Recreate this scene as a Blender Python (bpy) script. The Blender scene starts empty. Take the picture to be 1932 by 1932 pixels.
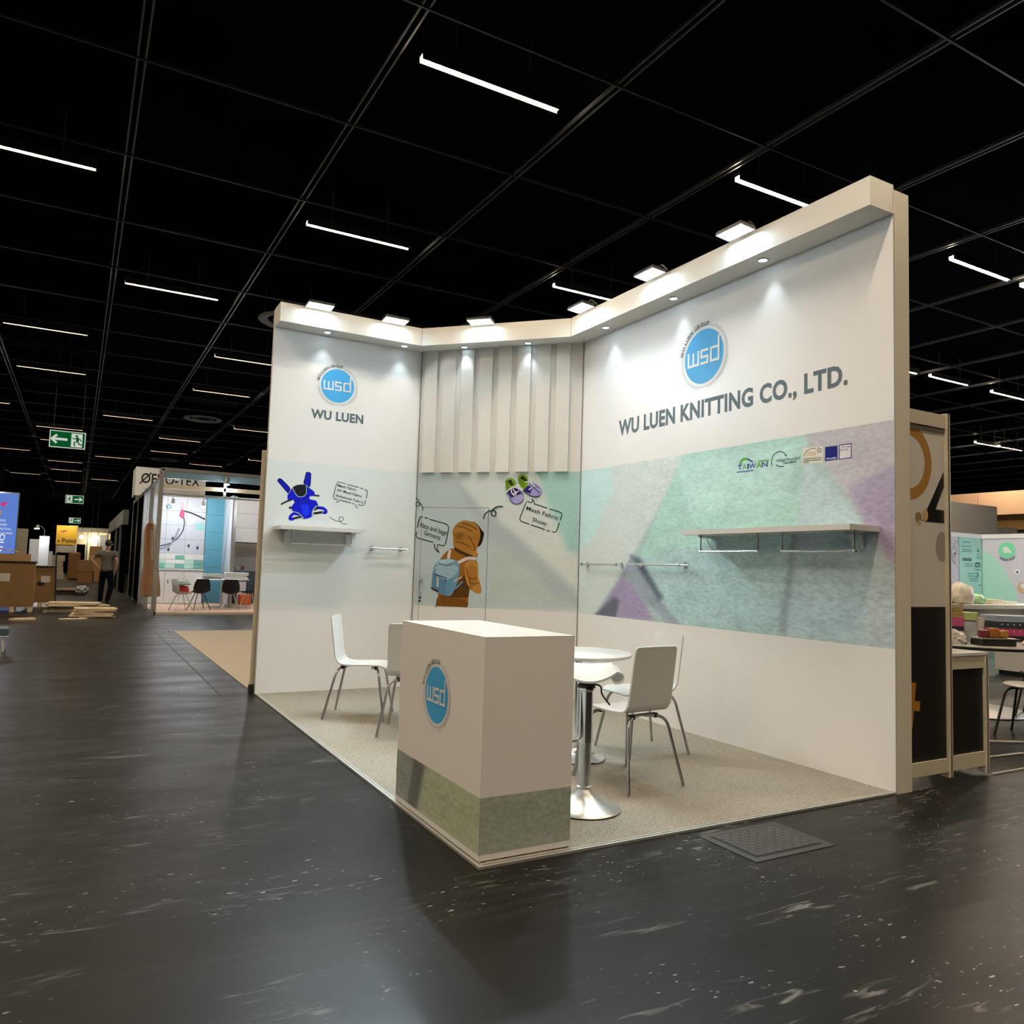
import bpy, bmesh, math, random
from math import sin, cos, pi, radians
from mathutils import Vector, Matrix
from mathutils.geometry import tessellate_polygon

random.seed(7)
scene = bpy.context.scene
COL = scene.collection

# ------------------------------------------------------------------ camera
YAW, PITCH, ROLL = 0.5089, 0.0724, 0.0308
fwd = Vector((sin(YAW) * cos(PITCH), cos(YAW) * cos(PITCH), sin(PITCH)))
rgt = Vector((cos(YAW), -sin(YAW), 0.0))
upv = rgt.cross(fwd)
rgt, upv = rgt * cos(ROLL) + upv * sin(ROLL), upv * cos(ROLL) - rgt * sin(ROLL)
cam_data = bpy.data.cameras.new('camera')
cam = bpy.data.objects.new('camera', cam_data)
COL.objects.link(cam)
cam_data.sensor_width = 36.0
cam_data.lens = 1463.6 / 1932 * 36.0
cam_data.clip_end = 400
M = Matrix((rgt, upv, -fwd)).transposed().to_4x4()
M.translation = Vector((-1.6677, -3.1936, 1.36))
cam.matrix_world = M
scene.camera = cam

# ------------------------------------------------------------------ world, exposure
world = bpy.data.worlds.new('hall_dark')
scene.world = world
world.use_nodes = True
bg = world.node_tree.nodes['Background']
bg.inputs['Color'].default_value = (1.0, 0.78, 0.55, 1)
bg.inputs['Strength'].default_value = 0.012
scene.view_settings.view_transform = 'Standard'
scene.view_settings.look = 'None'
scene.view_settings.exposure = 0.0
scene.view_settings.gamma = 1.0
scene.view_settings.use_curve_mapping = False
try:
    scene.cycles.use_denoising = True
    scene.cycles.max_bounces = 8
    scene.cycles.sample_clamp_indirect = 6.0
    scene.cycles.caustics_reflective = False
    scene.cycles.caustics_refractive = False
except Exception:
    pass

FLOOD = 26.0        # radiance of a floodlight lens
BEAM = 180.0        # watts of the beam its reflector throws into the stand
SPOT = 5.0          # watts of a recessed spot
STRIP = 310.0        # radiance of a hall strip light
COOL = (0.80, 0.98, 1.06)
WARM = (1.0, 0.80, 0.57)

# ------------------------------------------------------------------ colour and material helpers
def lin(c):
    c = c / 255.0
    return c / 12.92 if c <= 0.04045 else ((c + 0.055) / 1.055) ** 2.4
def rgb(r, g, b, k=1.0):
    return (lin(r) * k, lin(g) * k, lin(b) * k)
WHITE_SEEN = lin(214)
INKK = 0.70
def ink(r, g, b):
    """print colour whose look on a wall lit to sRGB 214 is (r, g, b)"""
    return tuple(min(0.85, lin(v) / WHITE_SEEN * INKK) for v in (r, g, b))

MATS = {}
def mat(name, col, rough=0.5, metal=0.0, var=0.05, scale=8.0, bump=0.0, bscale=60.0, spec=0.5, coat=0.0, stretch=None):
    if name in MATS:
        return MATS[name]
    m = bpy.data.materials.new(name)
    m.use_nodes = True
    nt = m.node_tree
    p = nt.nodes['Principled BSDF']
    p.inputs['Roughness'].default_value = rough
    p.inputs['Metallic'].default_value = metal
    p.inputs['Specular IOR Level'].default_value = spec
    p.inputs['Coat Weight'].default_value = coat
    tc = nt.nodes.new('ShaderNodeTexCoord')
    mp = nt.nodes.new('ShaderNodeMapping')
    if stretch:
        mp.inputs['Scale'].default_value = stretch
    nt.links.new(tc.outputs['Object'], mp.inputs['Vector'])
    ns = nt.nodes.new('ShaderNodeTexNoise')
    ns.inputs['Scale'].default_value = scale
    ns.inputs['Detail'].default_value = 3
    nt.links.new(mp.outputs['Vector'], ns.inputs['Vector'])
    ramp = nt.nodes.new('ShaderNodeMix')
    ramp.data_type = 'RGBA'
    ramp.inputs['A'].default_value = (*[c * (1 - var) for c in col], 1)
    ramp.inputs['B'].default_value = (*[min(1, c * (1 + var)) for c in col], 1)
    nt.links.new(ns.outputs['Fac'], ramp.inputs['Factor'])
    nt.links.new(ramp.outputs['Result'], p.inputs['Base Color'])
    if bump:
        n2 = nt.nodes.new('ShaderNodeTexNoise')
        n2.inputs['Scale'].default_value = bscale
        n2.inputs['Detail'].default_value = 4
        nt.links.new(mp.outputs['Vector'], n2.inputs['Vector'])
        b = nt.nodes.new('ShaderNodeBump')
        b.inputs['Strength'].default_value = bump
        b.inputs['Distance'].default_value = 0.01
        nt.links.new(n2.outputs['Fac'], b.inputs['Height'])
        nt.links.new(b.outputs['Normal'], p.inputs['Normal'])
    MATS[name] = m
    return m

def emit(name, col, strength):
    if name in MATS:
        return MATS[name]
    m = bpy.data.materials.new(name)
    m.use_nodes = True
    nt = m.node_tree
    nt.nodes.remove(nt.nodes['Principled BSDF'])
    e = nt.nodes.new('ShaderNodeEmission')
    e.inputs['Color'].default_value = (*col, 1)
    e.inputs['Strength'].default_value = strength
    nt.links.new(e.outputs['Emission'], nt.nodes['Material Output'].inputs['Surface'])
    MATS[name] = m
    return m

def glass(name, tint, alpha=0.25):
    if name in MATS:
        return MATS[name]
    m = mat(name, tint, rough=0.05, var=0.02)
    p = m.node_tree.nodes['Principled BSDF']
    p.inputs['Alpha'].default_value = alpha
    return m

# ------------------------------------------------------------------ mesh helpers
def link(o, parent=None):
    COL.objects.link(o)
    if parent is not None:
        o.parent = parent
    return o
def mesh_from(name, bm, mats, parent=None, smooth=False, loc=None):
    me = bpy.data.meshes.new(name)
    bm.normal_update()
    bm.to_mesh(me)
    bm.free()
    if not isinstance(mats, (list, tuple)):
        mats = [mats]
    for m in mats:
        me.materials.append(m)
    if smooth:
        for p in me.polygons:
            p.use_smooth = True
        try:
            me.set_sharp_from_angle(angle=radians(38))
        except Exception:
            pass
    o = bpy.data.objects.new(name, me)
    if loc is not None:
        o.location = loc
    return link(o, parent)
def empty(name, loc=(0, 0, 0), rz=0.0):
    o = bpy.data.objects.new(name, None)
    o.empty_display_size = 0.1
    o.location = loc
    o.rotation_euler = (0, 0, rz)
    return link(o)
def tag(o, label=None, cat=None, group=None, kind=None):
    if label: o['label'] = label
    if cat: o['category'] = cat
    if group: o['group'] = group
    if kind: o['kind'] = kind
    return o
def thing(name, label, cat, loc=(0, 0, 0), rz=0.0, group=None):
    return tag(empty(name, loc, rz), label, cat, group)
def copy_tree(src, loc, rz, label=None):
    def rec(o, parent):
        c = o.copy()
        COL.objects.link(c)
        c.parent = parent
        for ch in o.children:
            rec(ch, c)
        return c
    r = rec(src, None)
    r.location = loc
    r.rotation_euler = (0, 0, rz)
    if label: r['label'] = label
    return r

def add_box(bm, x0, x1, y0, y1, z0, z1, bevel=0.0, mi=0):
    vs = [bm.verts.new((x, y, z)) for x in (x0, x1) for y in (y0, y1) for z in (z0, z1)]
    fs = []
    for q in ((0, 1, 3, 2), (4, 6, 7, 5), (0, 4, 5, 1), (2, 3, 7, 6), (0, 2, 6, 4), (1, 5, 7, 3)):
        f = bm.faces.new([vs[i] for i in q])
        f.material_index = mi
        fs.append(f)
    if bevel:
        es = list({e for f in fs for e in f.edges})
        bmesh.ops.bevel(bm, geom=es, offset=bevel, segments=2, affect='EDGES', profile=0.5)
    return vs
def box(name, x0, x1, y0, y1, z0, z1, m, parent=None, bevel=0.0, smooth=False):
    bm = bmesh.new()
    add_box(bm, x0, x1, y0, y1, z0, z1, bevel)
    bmesh.ops.recalc_face_normals(bm, faces=bm.faces)
    return mesh_from(name, bm, m, parent, smooth)
def add_prism(bm, pts, z0, z1, mi=0):
    lo = [bm.verts.new((x, y, z0)) for x, y in pts]
    hi = [bm.verts.new((x, y, z1)) for x, y in pts]
    n = len(pts)
    fs = [bm.faces.new(list(reversed(lo))), bm.faces.new(hi)]
    for i in range(n):
        fs.append(bm.faces.new((lo[i], lo[(i + 1) % n], hi[(i + 1) % n], hi[i])))
    for f in fs: f.material_index = mi
def prism(name, pts, z0, z1, m, parent=None):
    bm = bmesh.new()
    add_prism(bm, pts, z0, z1)
    bmesh.ops.recalc_face_normals(bm, faces=bm.faces)
    return mesh_from(name, bm, m, parent)
def add_tube(bm, pts, r, seg=10, mi=0, cap=True):
    pts = [Vector(p) for p in pts]
    rs = r if isinstance(r, (list, tuple)) else [r] * len(pts)
    rings = []
    prev = None
    for i, p in enumerate(pts):
        t = (pts[min(i + 1, len(pts) - 1)] - pts[max(i - 1, 0)]).normalized()
        if prev is None:
            u = t.orthogonal().normalized()
        else:
            u = (prev - t * prev.dot(t)).normalized()
        prev = u
        v = t.cross(u)
        rings.append([bm.verts.new(p + (u * cos(2 * pi * k / seg) + v * sin(2 * pi * k / seg)) * rs[i]) for k in range(seg)])
    for a, b in zip(rings, rings[1:]):
        for k in range(seg):
            f = bm.faces.new((a[k], a[(k + 1) % seg], b[(k + 1) % seg], b[k]))
            f.material_index = mi
    if cap:
        bm.faces.new(list(reversed(rings[0]))).material_index = mi
        bm.faces.new(rings[-1]).material_index = mi
def tube(name, pts, r, m, parent=None, seg=10):
    bm = bmesh.new()
    add_tube(bm, pts, r, seg)
    bmesh.ops.recalc_face_normals(bm, faces=bm.faces)
    return mesh_from(name, bm, m, parent, smooth=True)
def rounded(pts, rad=0.04, n=5):
    """polyline with its inner corners rounded"""
    pts = [Vector(p) for p in pts]
    out = [pts[0]]
    for a, b, c in zip(pts, pts[1:], pts[2:]):
        d1, d2 = (a - b), (c - b)
        r = min(rad, d1.length * 0.49, d2.length * 0.49)
        p1, p2 = b + d1.normalized() * r, b + d2.normalized() * r
        for k in range(n + 1):
            t = k / n
            out.append(p1 * (1 - t) ** 2 + b * 2 * t * (1 - t) + p2 * t * t)
    out.append(pts[-1])
    return out
def add_lathe(bm, prof, cx=0, cy=0, seg=28, mi=0):
    rings = []
    for r, z in prof:
        if r < 1e-5:
            rings.append([bm.verts.new((cx, cy, z))])
        else:
            rings.append([bm.verts.new((cx + r * cos(2 * pi * k / seg), cy + r * sin(2 * pi * k / seg), z)) for k in range(seg)])
    for a, b in zip(rings, rings[1:]):
        for k in range(seg):
            k2 = (k + 1) % seg
            if len(a) == 1 and len(b) == 1: continue
            if len(a) == 1: f = bm.faces.new((a[0], b[k], b[k2]))
            elif len(b) == 1: f = bm.faces.new((a[k], a[k2], b[0]))
            else: f = bm.faces.new((a[k], a[k2], b[k2], b[k]))
            f.material_index = mi
def lathe(name, prof, m, parent=None, cx=0, cy=0, seg=28):
    bm = bmesh.new()
    add_lathe(bm, prof, cx, cy, seg)
    bmesh.ops.recalc_face_normals(bm, faces=bm.faces)
    return mesh_from(name, bm, m, parent, smooth=True)

class Frame:
    """a flat surface: origin, right, up, outward normal"""
    def __init__(s, o, r, u):
        s.o, s.r, s.u = Vector(o), Vector(r).normalized(), Vector(u).normalized()
        s.n = s.r.cross(s.u)
    def p(s, x, y, h=0.0):
        return s.o + s.r * x + s.u * y + s.n * h
def smooth_line(pts, n=5):
    if len(pts) < 3: return pts
    P = [pts[0]] + list(pts) + [pts[-1]]
    out = []
    for i in range(1, len(P) - 2):
        for k in range(n):
            t = k / n
            q = []
            for d in (0, 1):
                p0, p1, p2, p3 = P[i - 1][d], P[i][d], P[i + 1][d], P[i + 2][d]
                q.append(0.5 * (2 * p1 + (p2 - p0) * t + (2 * p0 - 5 * p1 + 4 * p2 - p3) * t * t + (3 * p1 - p0 - 3 * p2 + p3) * t ** 3))
            out.append(tuple(q))
    out.append(pts[-1])
    return out

# text outlines from Blender's own font
_GL = {}
def text_mesh(body, bold=0.0):
    key = (body, bold)
    if key not in _GL:
        cu = bpy.data.curves.new('t', 'FONT')
        cu.body = body
        cu.resolution_u = 3
        cu.offset = bold
        cu.space_character = 1.0 + bold * 1.6
        ob = bpy.data.objects.new('t', cu)
        COL.objects.link(ob)
        dg = bpy.context.evaluated_depsgraph_get()
        me = bpy.data.meshes.new_from_object(ob.evaluated_get(dg))
        V = [(v.co.x, v.co.y) for v in me.vertices]
        F = [tuple(p.vertices) for p in me.polygons]
        bpy.data.objects.remove(ob)
        bpy.data.curves.remove(cu)
        bpy.data.meshes.remove(me)
        _GL[key] = (V, F)
    return _GL[key]
CAP = None
def cap_height():
    global CAP
    if CAP is None:
        CAP = max(v[1] for v in text_mesh('H')[0])
    return CAP

class Print:
    """flat ink on a surface, built up in thin layers of real polygons"""
    def __init__(s, frame, lift=0.0008, step=0.00025):
        s.f, s.bm, s.mats, s.h, s.step = frame, bmesh.new(), [], lift, step
    def mi(s, m):
        if m not in s.mats: s.mats.append(m)
        return s.mats.index(m)
    def col(s, c):
        return mat('ink_%d_%d_%d' % tuple(c), ink(*c), rough=0.6, var=0.14, scale=24, spec=0.15)
    def tri(s, pts, faces, m):
        vs = [s.bm.verts.new(s.f.p(x, y, s.h)) for x, y in pts]
        k = s.mi(m)
        for f in faces:
            if len(set(f)) < 3: continue
            try:
                g = s.bm.faces.new([vs[i] for i in f])
            except ValueError:
                continue
            g.normal_update()
            if g.normal.dot(s.f.n) < 0: g.normal_flip()
            g.material_index = k
        s.h += s.step
    def poly(s, pts, m, soft=False):
        if soft and len(pts) > 5:
            q = [pts[-1]] + list(pts) + [pts[0]]
            pts = smooth_line(q, 3)[3:-4]
        s.tri(pts, tessellate_polygon([[Vector((x, y, 0)) for x, y in pts]]), m)
    def stroke(s, pts, w, m, smooth=True, closed=False):
        if smooth: pts = smooth_line(pts)
        n = len(pts)
        L, R = [], []
        for i in range(n):
            a, b = pts[max(i - 1, 0)], pts[min(i + 1, n - 1)]
            if closed:
                a, b = pts[(i - 1) % n], pts[(i + 1) % n]
            dx, dy = b[0] - a[0], b[1] - a[1]
            l = math.hypot(dx, dy) or 1
            nx, ny = -dy / l * w / 2, dx / l * w / 2
            L.append((pts[i][0] + nx, pts[i][1] + ny)); R.append((pts[i][0] - nx, pts[i][1] - ny))
        F = [(i, i + 1, n + i + 1, n + i) for i in range(n - 1)]
        if closed: F.append((n - 1, 0, n, 2 * n - 1))
        s.tri(L + R, F, m)
    def disc(s, cx, cy, r, m, n=48, ry=None):
        s.poly([(cx + r * cos(2 * pi * k / n), cy + (ry or r) * sin(2 * pi * k / n)) for k in range(n)], m)
    def arc(s, cx, cy, r, a0, a1, w, m, n=40):
        s.stroke([(cx + r * cos(radians(a0 + (a1 - a0) * k / n)), cy + r * sin(radians(a0 + (a1 - a0) * k / n))) for k in range(n + 1)], w, m, False)
    def text(s, body, p0, p1, cap, m, bold=0.0):
        """baseline from p0 to p1, capitals cap high"""
        V, F = text_mesh(body, bold)
        x0, x1 = min(v[0] for v in V), max(v[0] for v in V)
        d = Vector((p1[0] - p0[0], p1[1] - p0[1]))
        sx = d.length / (x1 - x0)
        d.normalize()
        sy = cap / cap_height()
        s.tri([(p0[0] + d.x * (x - x0) * sx - d.y * y * sy, p0[1] + d.y * (x - x0) * sx + d.x * y * sy) for x, y in V], F, m)
    def arc_text(s, body, cx, cy, r, a0, a1, cap, m, bold=0.0, inward=False):
        ws = []
        for ch in body:
            if ch == ' ': ws.append(0.35); continue
            V, F = text_mesh(ch, bold)
            ws.append(max(v[0] for v in V) - min(v[0] for v in V) + 0.12)
        tot = sum(ws)
        k = 0.0
        sy = cap / cap_height()
        h = s.h
        for ch, w in zip(body, ws):
            a = radians(a0 + (a1 - a0) * (k + w / 2) / tot)
            k += w
            if ch == ' ': continue
            V, F = text_mesh(ch, bold)
            x0, x1 = min(v[0] for v in V), max(v[0] for v in V)
            sx = abs(radians(a1 - a0)) * r / tot
            ur = Vector((cos(a), sin(a)))
            ta = Vector((sin(a), -cos(a)))
            if inward: ur, ta = -ur, -ta
            pts = []
            for x, y in V:
                q = Vector((cx, cy)) + Vector((cos(a), sin(a))) * r + ta * ((x - (x0 + x1) / 2) * sx) + ur * (y * sy)
                pts.append((q.x, q.y))
            s.h = h
            s.tri(pts, F, m)
    def items(s, lst, soft=False):
        for e in lst:
            if e[0] == 'p': s.poly(e[2], s.col(e[1]), soft)
            elif e[0] == 's': s.stroke(e[4], e[2], s.col(e[1]), bool(e[3]))
            else: s.text(e[2], e[3], e[4], e[5], s.col(e[1]), 0.01)
        return s
    def build(s, name, parent=None):
        return mesh_from(name, s.bm, s.mats, parent)

# ------------------------------------------------------------------ shared materials
m_white = mat('white_panel', (0.82, 0.82, 0.82), rough=0.38, var=0.015, scale=3, bump=0.01, bscale=20)
m_gloss = mat('white_laminate', (0.68, 0.67, 0.65), rough=0.22, var=0.015)
m_chair = mat('white_lacquer', (0.66, 0.67, 0.66), rough=0.2, var=0.015)
m_chrome = mat('chrome', (0.74, 0.75, 0.76), rough=0.2, metal=1.0, var=0.03)
m_steel = mat('satin_steel', (0.42, 0.42, 0.41), rough=0.3, metal=1.0, var=0.05)
m_alu = mat('aluminium', (0.62, 0.62, 0.60), rough=0.35, metal=1.0, var=0.04, stretch=(1, 1, 20))
m_black = mat('black_plastic', (0.012, 0.012, 0.012), rough=0.4, var=0.1)
m_blackpanel = mat('black_board', (0.010, 0.010, 0.009), rough=0.55, var=0.1)
m_frame = mat('cream_metal_profile', (0.62, 0.57, 0.45), rough=0.4, var=0.03)
m_card = mat('cardboard', (0.42, 0.26, 0.12), rough=0.85, var=0.15, scale=5, bump=0.05)
m_wood = mat('raw_board', (0.66, 0.54, 0.37), rough=0.75, var=0.2, scale=4, stretch=(1, 8, 1))
m_dark = mat('dark_hall', (0.004, 0.004, 0.004), rough=1.0, var=0.2, scale=1, spec=0.0)
m_text = mat('ink_grey_text', ink(92, 108, 116), rough=0.5, var=0.02, spec=0.2)
m_blue = mat('ink_logo_blue', ink(74, 170, 230), rough=0.5, var=0.02, spec=0.2)
m_ring = mat('ink_pale_grey', ink(176, 186, 192), rough=0.5, var=0.02)
m_navy = mat('ink_dark_navy', ink(54, 62, 80), rough=0.5, var=0.02, spec=0.2)
m_inkwhite = mat('ink_white', (0.80, 0.81, 0.79), rough=0.5, var=0.02)
m_flood = emit('flood_glow', COOL, FLOOD)
m_spotlens = emit('downlight_glow', COOL, 9.0)
m_strip = emit('strip_glow', WARM, STRIP)
m_stripdim = emit('strip_dim_glow', WARM, 0.16)  # faint glow put into switched-off strips in place of side light

# ------------------------------------------------------------------ prints measured on the walls
PRINTS = {
 'carrier_print': ('L', [
  ('p',(12,16,130),[(0.109,2.193),(0.138,2.225),(0.191,2.186),(0.251,2.121),(0.231,2.07),(0.171,2.126)]),
  ('p',(12,16,130),[(0.403,2.311),(0.455,2.308),(0.46,2.278),(0.452,2.154),(0.383,2.189),(0.392,2.243)]),
  ('p',(14,22,175),[(0.123,2.194),(0.139,2.213),(0.186,2.176),(0.237,2.117),(0.227,2.084),(0.177,2.132)]),
  ('p',(14,22,175),[(0.412,2.303),(0.447,2.3),(0.448,2.259),(0.442,2.171),(0.394,2.196),(0.403,2.244)]),
  ('s',(10,20,200),0.0303,1,[(0.362,1.856),(0.299,1.863),(0.266,1.833),(0.262,1.803),(0.301,1.809)]),
  ('s',(22,26,30),0.0212,1,[(0.295,1.811),(0.38,1.836)]),
  ('s',(10,20,200),0.0303,1,[(0.544,1.94),(0.598,1.941),(0.634,1.919),(0.636,1.896),(0.606,1.891)]),
  ('s',(22,26,30),0.0242,1,[(0.506,1.876),(0.6,1.897)]),
  ('s',(22,26,30),0.0157,1,[(0.158,1.95),(0.213,1.985),(0.271,2.009)]),
  ('s',(22,26,30),0.0157,1,[(0.497,2.073),(0.559,2.068)]),
  ('s',(22,26,30),0.0218,1,[(0.244,1.921),(0.284,1.925)]),
  ('p',(22,26,30),[(0.523,2.018),(0.547,1.979),(0.549,1.926),(0.511,1.906),(0.493,1.916)]),
  ('p',(10,20,200),[(0.268,2.137),(0.312,2.163),(0.358,2.176),(0.404,2.176),(0.44,2.15),(0.482,2.127),(0.504,2.099),(0.503,2.07),(0.456,2.057),(0.455,2.031),(0.482,2.021),(0.523,2.015),(0.542,1.984),(0.538,1.96),(0.504,1.926),(0.485,1.892),(0.485,1.84),(0.422,1.816),(0.393,1.817),(0.362,1.85),(0.327,1.874),(0.292,1.883),(0.276,1.908),(0.277,1.949),(0.298,1.979),(0.285,2.007),(0.265,2.012),(0.229,2.006),(0.223,2.049),(0.238,2.091),(0.254,2.115)]),
  ('p',(14,26,160),[(0.298,1.991),(0.365,2.019),(0.448,2.001),(0.425,1.982),(0.355,1.989),(0.316,1.963)]),
  ('p',(20,50,240),[(0.368,1.961),(0.438,1.965),(0.464,1.909),(0.432,1.837),(0.391,1.857)]),
  ('p',(22,26,30),[(0.27,2.134),(0.306,2.163),(0.358,2.175),(0.398,2.173),(0.411,2.151),(0.414,2.098),(0.398,2.065),(0.364,2.051),(0.329,2.054),(0.292,2.098)]),
  ('s',(165,185,185),0.0067,1,[(0.268,2.137),(0.287,2.1),(0.323,2.051),(0.364,2.044),(0.401,2.061),(0.417,2.098),(0.412,2.157)]),
  ('s',(165,185,185),0.0067,0,[(0.404,2.176),(0.446,2.148),(0.495,2.116)]),
  ('s',(165,185,185),0.0061,0,[(0.231,2.067),(0.262,2.127)]),
  ('s',(150,180,180),0.0133,1,[(0.537,1.963),(0.504,1.923),(0.491,1.887),(0.496,1.846)]),
  ('s',(150,180,180),0.0097,1,[(0.292,1.883),(0.35,1.867),(0.405,1.812)]),
 ]),
 'speech_bubble_print': ('L', [
  ('s',(50,75,80),0.0067,1,[(0.676,1.851),(0.723,1.824),(0.772,1.809),(0.808,1.811),(0.831,1.83),(0.824,1.854),(0.8,1.858),(0.783,1.837),(0.796,1.808),(0.827,1.785),(0.879,1.788)]),
  ('s',(50,75,80),0.0079,0,[(0.743,2.218),(0.757,2.235),(0.788,2.233),(0.837,2.221)]),
  ('s',(50,75,80),0.0079,0,[(0.856,2.217),(0.987,2.193)]),
  ('s',(50,75,80),0.0079,0,[(1.006,2.188),(1.037,2.181)]),
  ('s',(50,75,80),0.0079,0,[(1.059,2.177),(1.082,2.167),(1.09,2.146),(1.077,2.075)]),
  ('s',(50,75,80),0.0079,0,[(1.073,2.056),(1.058,2.007),(1.04,1.995),(0.989,2.002)]),
  ('s',(50,75,80),0.0079,0,[(0.991,1.966),(0.966,1.977),(0.957,2.006)]),
  ('s',(50,75,80),0.0079,0,[(0.946,2.008),(0.921,2.013)]),
  ('s',(50,75,80),0.0079,0,[(0.908,2.016),(0.785,2.041),(0.768,2.023),(0.744,2.014)]),
  ('s',(50,75,80),0.0079,0,[(0.76,2.044),(0.721,2.053),(0.708,2.073),(0.73,2.176),(0.743,2.218)]),
  ('t', (50, 75, 80), 'Mesh Fabric', (0.751, 2.186), (0.958, 2.151), 0.028),
  ('t', (50, 75, 80), 'Air Mesh Fabric', (0.744, 2.138), (1.023, 2.084), 0.027),
  ('t', (50, 75, 80), 'Industrial Fabric', (0.735, 2.078), (1.045, 2.018), 0.027),
 ]),
 'shoes_print': ('D', [
  ('p',(200,214,214),[(1.124,2.379),(1.198,2.391),(1.417,2.402),(1.487,2.213),(1.489,2.126),(1.381,2.121),(1.235,2.049),(1.075,2.095),(1.05,2.329)]),
  ('p',(130,168,60),[(1.057,2.316),(1.125,2.349),(1.17,2.324),(1.193,2.286),(1.167,2.256),(1.115,2.239),(1.07,2.197)]),
  ('p',(40,50,20),[(1.081,2.316),(1.13,2.332),(1.162,2.273),(1.127,2.26)]),
  ('p',(95,130,30),[(1.066,2.307),(1.079,2.316),(1.115,2.248),(1.072,2.205)]),
  ('p',(120,115,175),[(1.072,2.184),(1.115,2.239),(1.181,2.248),(1.243,2.222),(1.271,2.172),(1.277,2.117),(1.261,2.083),(1.209,2.058),(1.165,2.066),(1.128,2.104),(1.1,2.146)]),
  ('p',(45,40,100),[(1.09,2.184),(1.128,2.231),(1.19,2.239),(1.231,2.205),(1.249,2.18),(1.171,2.142),(1.123,2.138)]),
  ('p',(168,162,212),[(1.132,2.108),(1.175,2.146),(1.249,2.167),(1.275,2.129),(1.252,2.087),(1.204,2.068),(1.16,2.074)]),
  ('s',(60,55,80),0.0067,1,[(1.119,2.108),(1.156,2.068),(1.204,2.057),(1.256,2.077),(1.277,2.113)]),
  ('s',(225,222,240),0.0115,1,[(1.072,2.188),(1.115,2.226),(1.159,2.248),(1.212,2.235),(1.256,2.222)]),
  ('s',(225,222,240),0.0115,1,[(1.133,2.239),(1.139,2.188),(1.17,2.159),(1.192,2.18),(1.16,2.214),(1.155,2.239)]),
  ('s',(225,222,240),0.0115,1,[(1.152,2.171),(1.222,2.205)]),
  ('s',(225,222,240),0.0115,1,[(1.193,2.269),(1.229,2.264),(1.265,2.235),(1.248,2.214),(1.212,2.231)]),
  ('p',(130,165,45),[(1.202,2.353),(1.251,2.387),(1.313,2.361),(1.32,2.273),(1.283,2.222),(1.21,2.286)]),
  ('p',(35,45,15),[(1.226,2.345),(1.26,2.374),(1.319,2.319),(1.297,2.306)]),
  ('p',(100,138,25),[(1.207,2.336),(1.226,2.336),(1.289,2.298),(1.287,2.23),(1.215,2.286)]),
  ('p',(135,130,190),[(1.27,2.214),(1.317,2.247),(1.346,2.293),(1.42,2.276),(1.465,2.239),(1.483,2.197),(1.459,2.151),(1.403,2.138),(1.35,2.155)]),
  ('p',(45,40,115),[(1.27,2.214),(1.325,2.264),(1.378,2.239),(1.354,2.18),(1.319,2.184)]),
  ('p',(162,157,212),[(1.362,2.205),(1.404,2.239),(1.456,2.234),(1.48,2.197),(1.45,2.155),(1.381,2.154),(1.35,2.172)]),
  ('s',(45,40,100),0.0076,0,[(1.341,2.298),(1.377,2.256),(1.458,2.18)]),
  ('s',(30,28,50),0.0086,1,[(1.27,2.209),(1.337,2.161),(1.403,2.138),(1.459,2.151)]),
  ('s',(222,222,240),0.0134,1,[(1.326,2.369),(1.35,2.298),(1.404,2.251)]),
  ('s',(222,222,240),0.0134,1,[(1.335,2.218),(1.373,2.245)]),
  ('s',(222,222,240),0.0134,1,[(1.289,2.302),(1.324,2.306)]),
 ]),
 'speech_bubble_print.001': ('D', [
  ('s',(35,55,60),0.0115,0,[(1.244,1.915),(1.305,2.075),(1.317,2.09),(1.374,2.077),(1.382,2.096),(1.369,2.117)]),
  ('s',(35,55,60),0.0115,0,[(1.369,2.117),(1.395,2.096),(1.403,2.071),(1.398,2.065),(1.548,2.018)]),
  ('s',(35,55,60),0.0115,0,[(1.57,2.011),(1.686,1.977),(1.708,1.961),(1.712,1.944),(1.693,1.886)]),
  ('s',(35,55,60),0.0115,0,[(1.687,1.863),(1.657,1.774),(1.637,1.758),(1.609,1.765)]),
  ('s',(35,55,60),0.0115,0,[(1.585,1.769),(1.547,1.781)]),
  ('s',(35,55,60),0.0115,0,[(1.527,1.787),(1.368,1.837)]),
  ('s',(35,55,60),0.0115,0,[(1.351,1.843),(1.258,1.873),(1.242,1.894),(1.244,1.915)]),
  ('t', (35, 55, 60), 'Mesh Fabric', (1.309, 1.999), (1.669, 1.89), 0.042),
  ('t', (35, 55, 60), 'Shoes', (1.382, 1.875), (1.537, 1.829), 0.043),
 ]),
 'child_print': ('D', [
  ('p',(28,22,22),[(0.699,1.859),(0.765,1.824),(0.813,1.763),(0.835,1.739),(0.828,1.679),(0.805,1.612),(0.761,1.587),(0.77,1.702)]),
  ('p',(150,98,32),[(0.328,1.436),(0.398,1.524),(0.488,1.562),(0.621,1.511),(0.727,1.458),(0.774,1.399),(0.786,1.255),(0.822,1.148),(0.82,1.082),(0.754,1.079),(0.681,1.118),(0.678,1.022),(0.669,0.918),(0.669,0.918),(0.303,0.912),(0.303,0.912),(0.321,1.117),(0.331,1.362)]),
  ('p',(120,76,24),[(0.3,0.994),(0.442,1.067),(0.548,1.023),(0.669,0.985),(0.669,0.918),(0.669,0.918),(0.303,0.912),(0.303,0.912)]),
  ('p',(88,56,18),[(0.518,1.137),(0.617,1.274),(0.69,1.119),(0.678,1.022),(0.444,1.018)]),
  ('p',(184,132,62),[(0.613,1.37),(0.689,1.445),(0.768,1.399),(0.786,1.255),(0.822,1.148),(0.824,1.088),(0.792,1.069),(0.701,1.119),(0.632,1.226)]),
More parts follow.
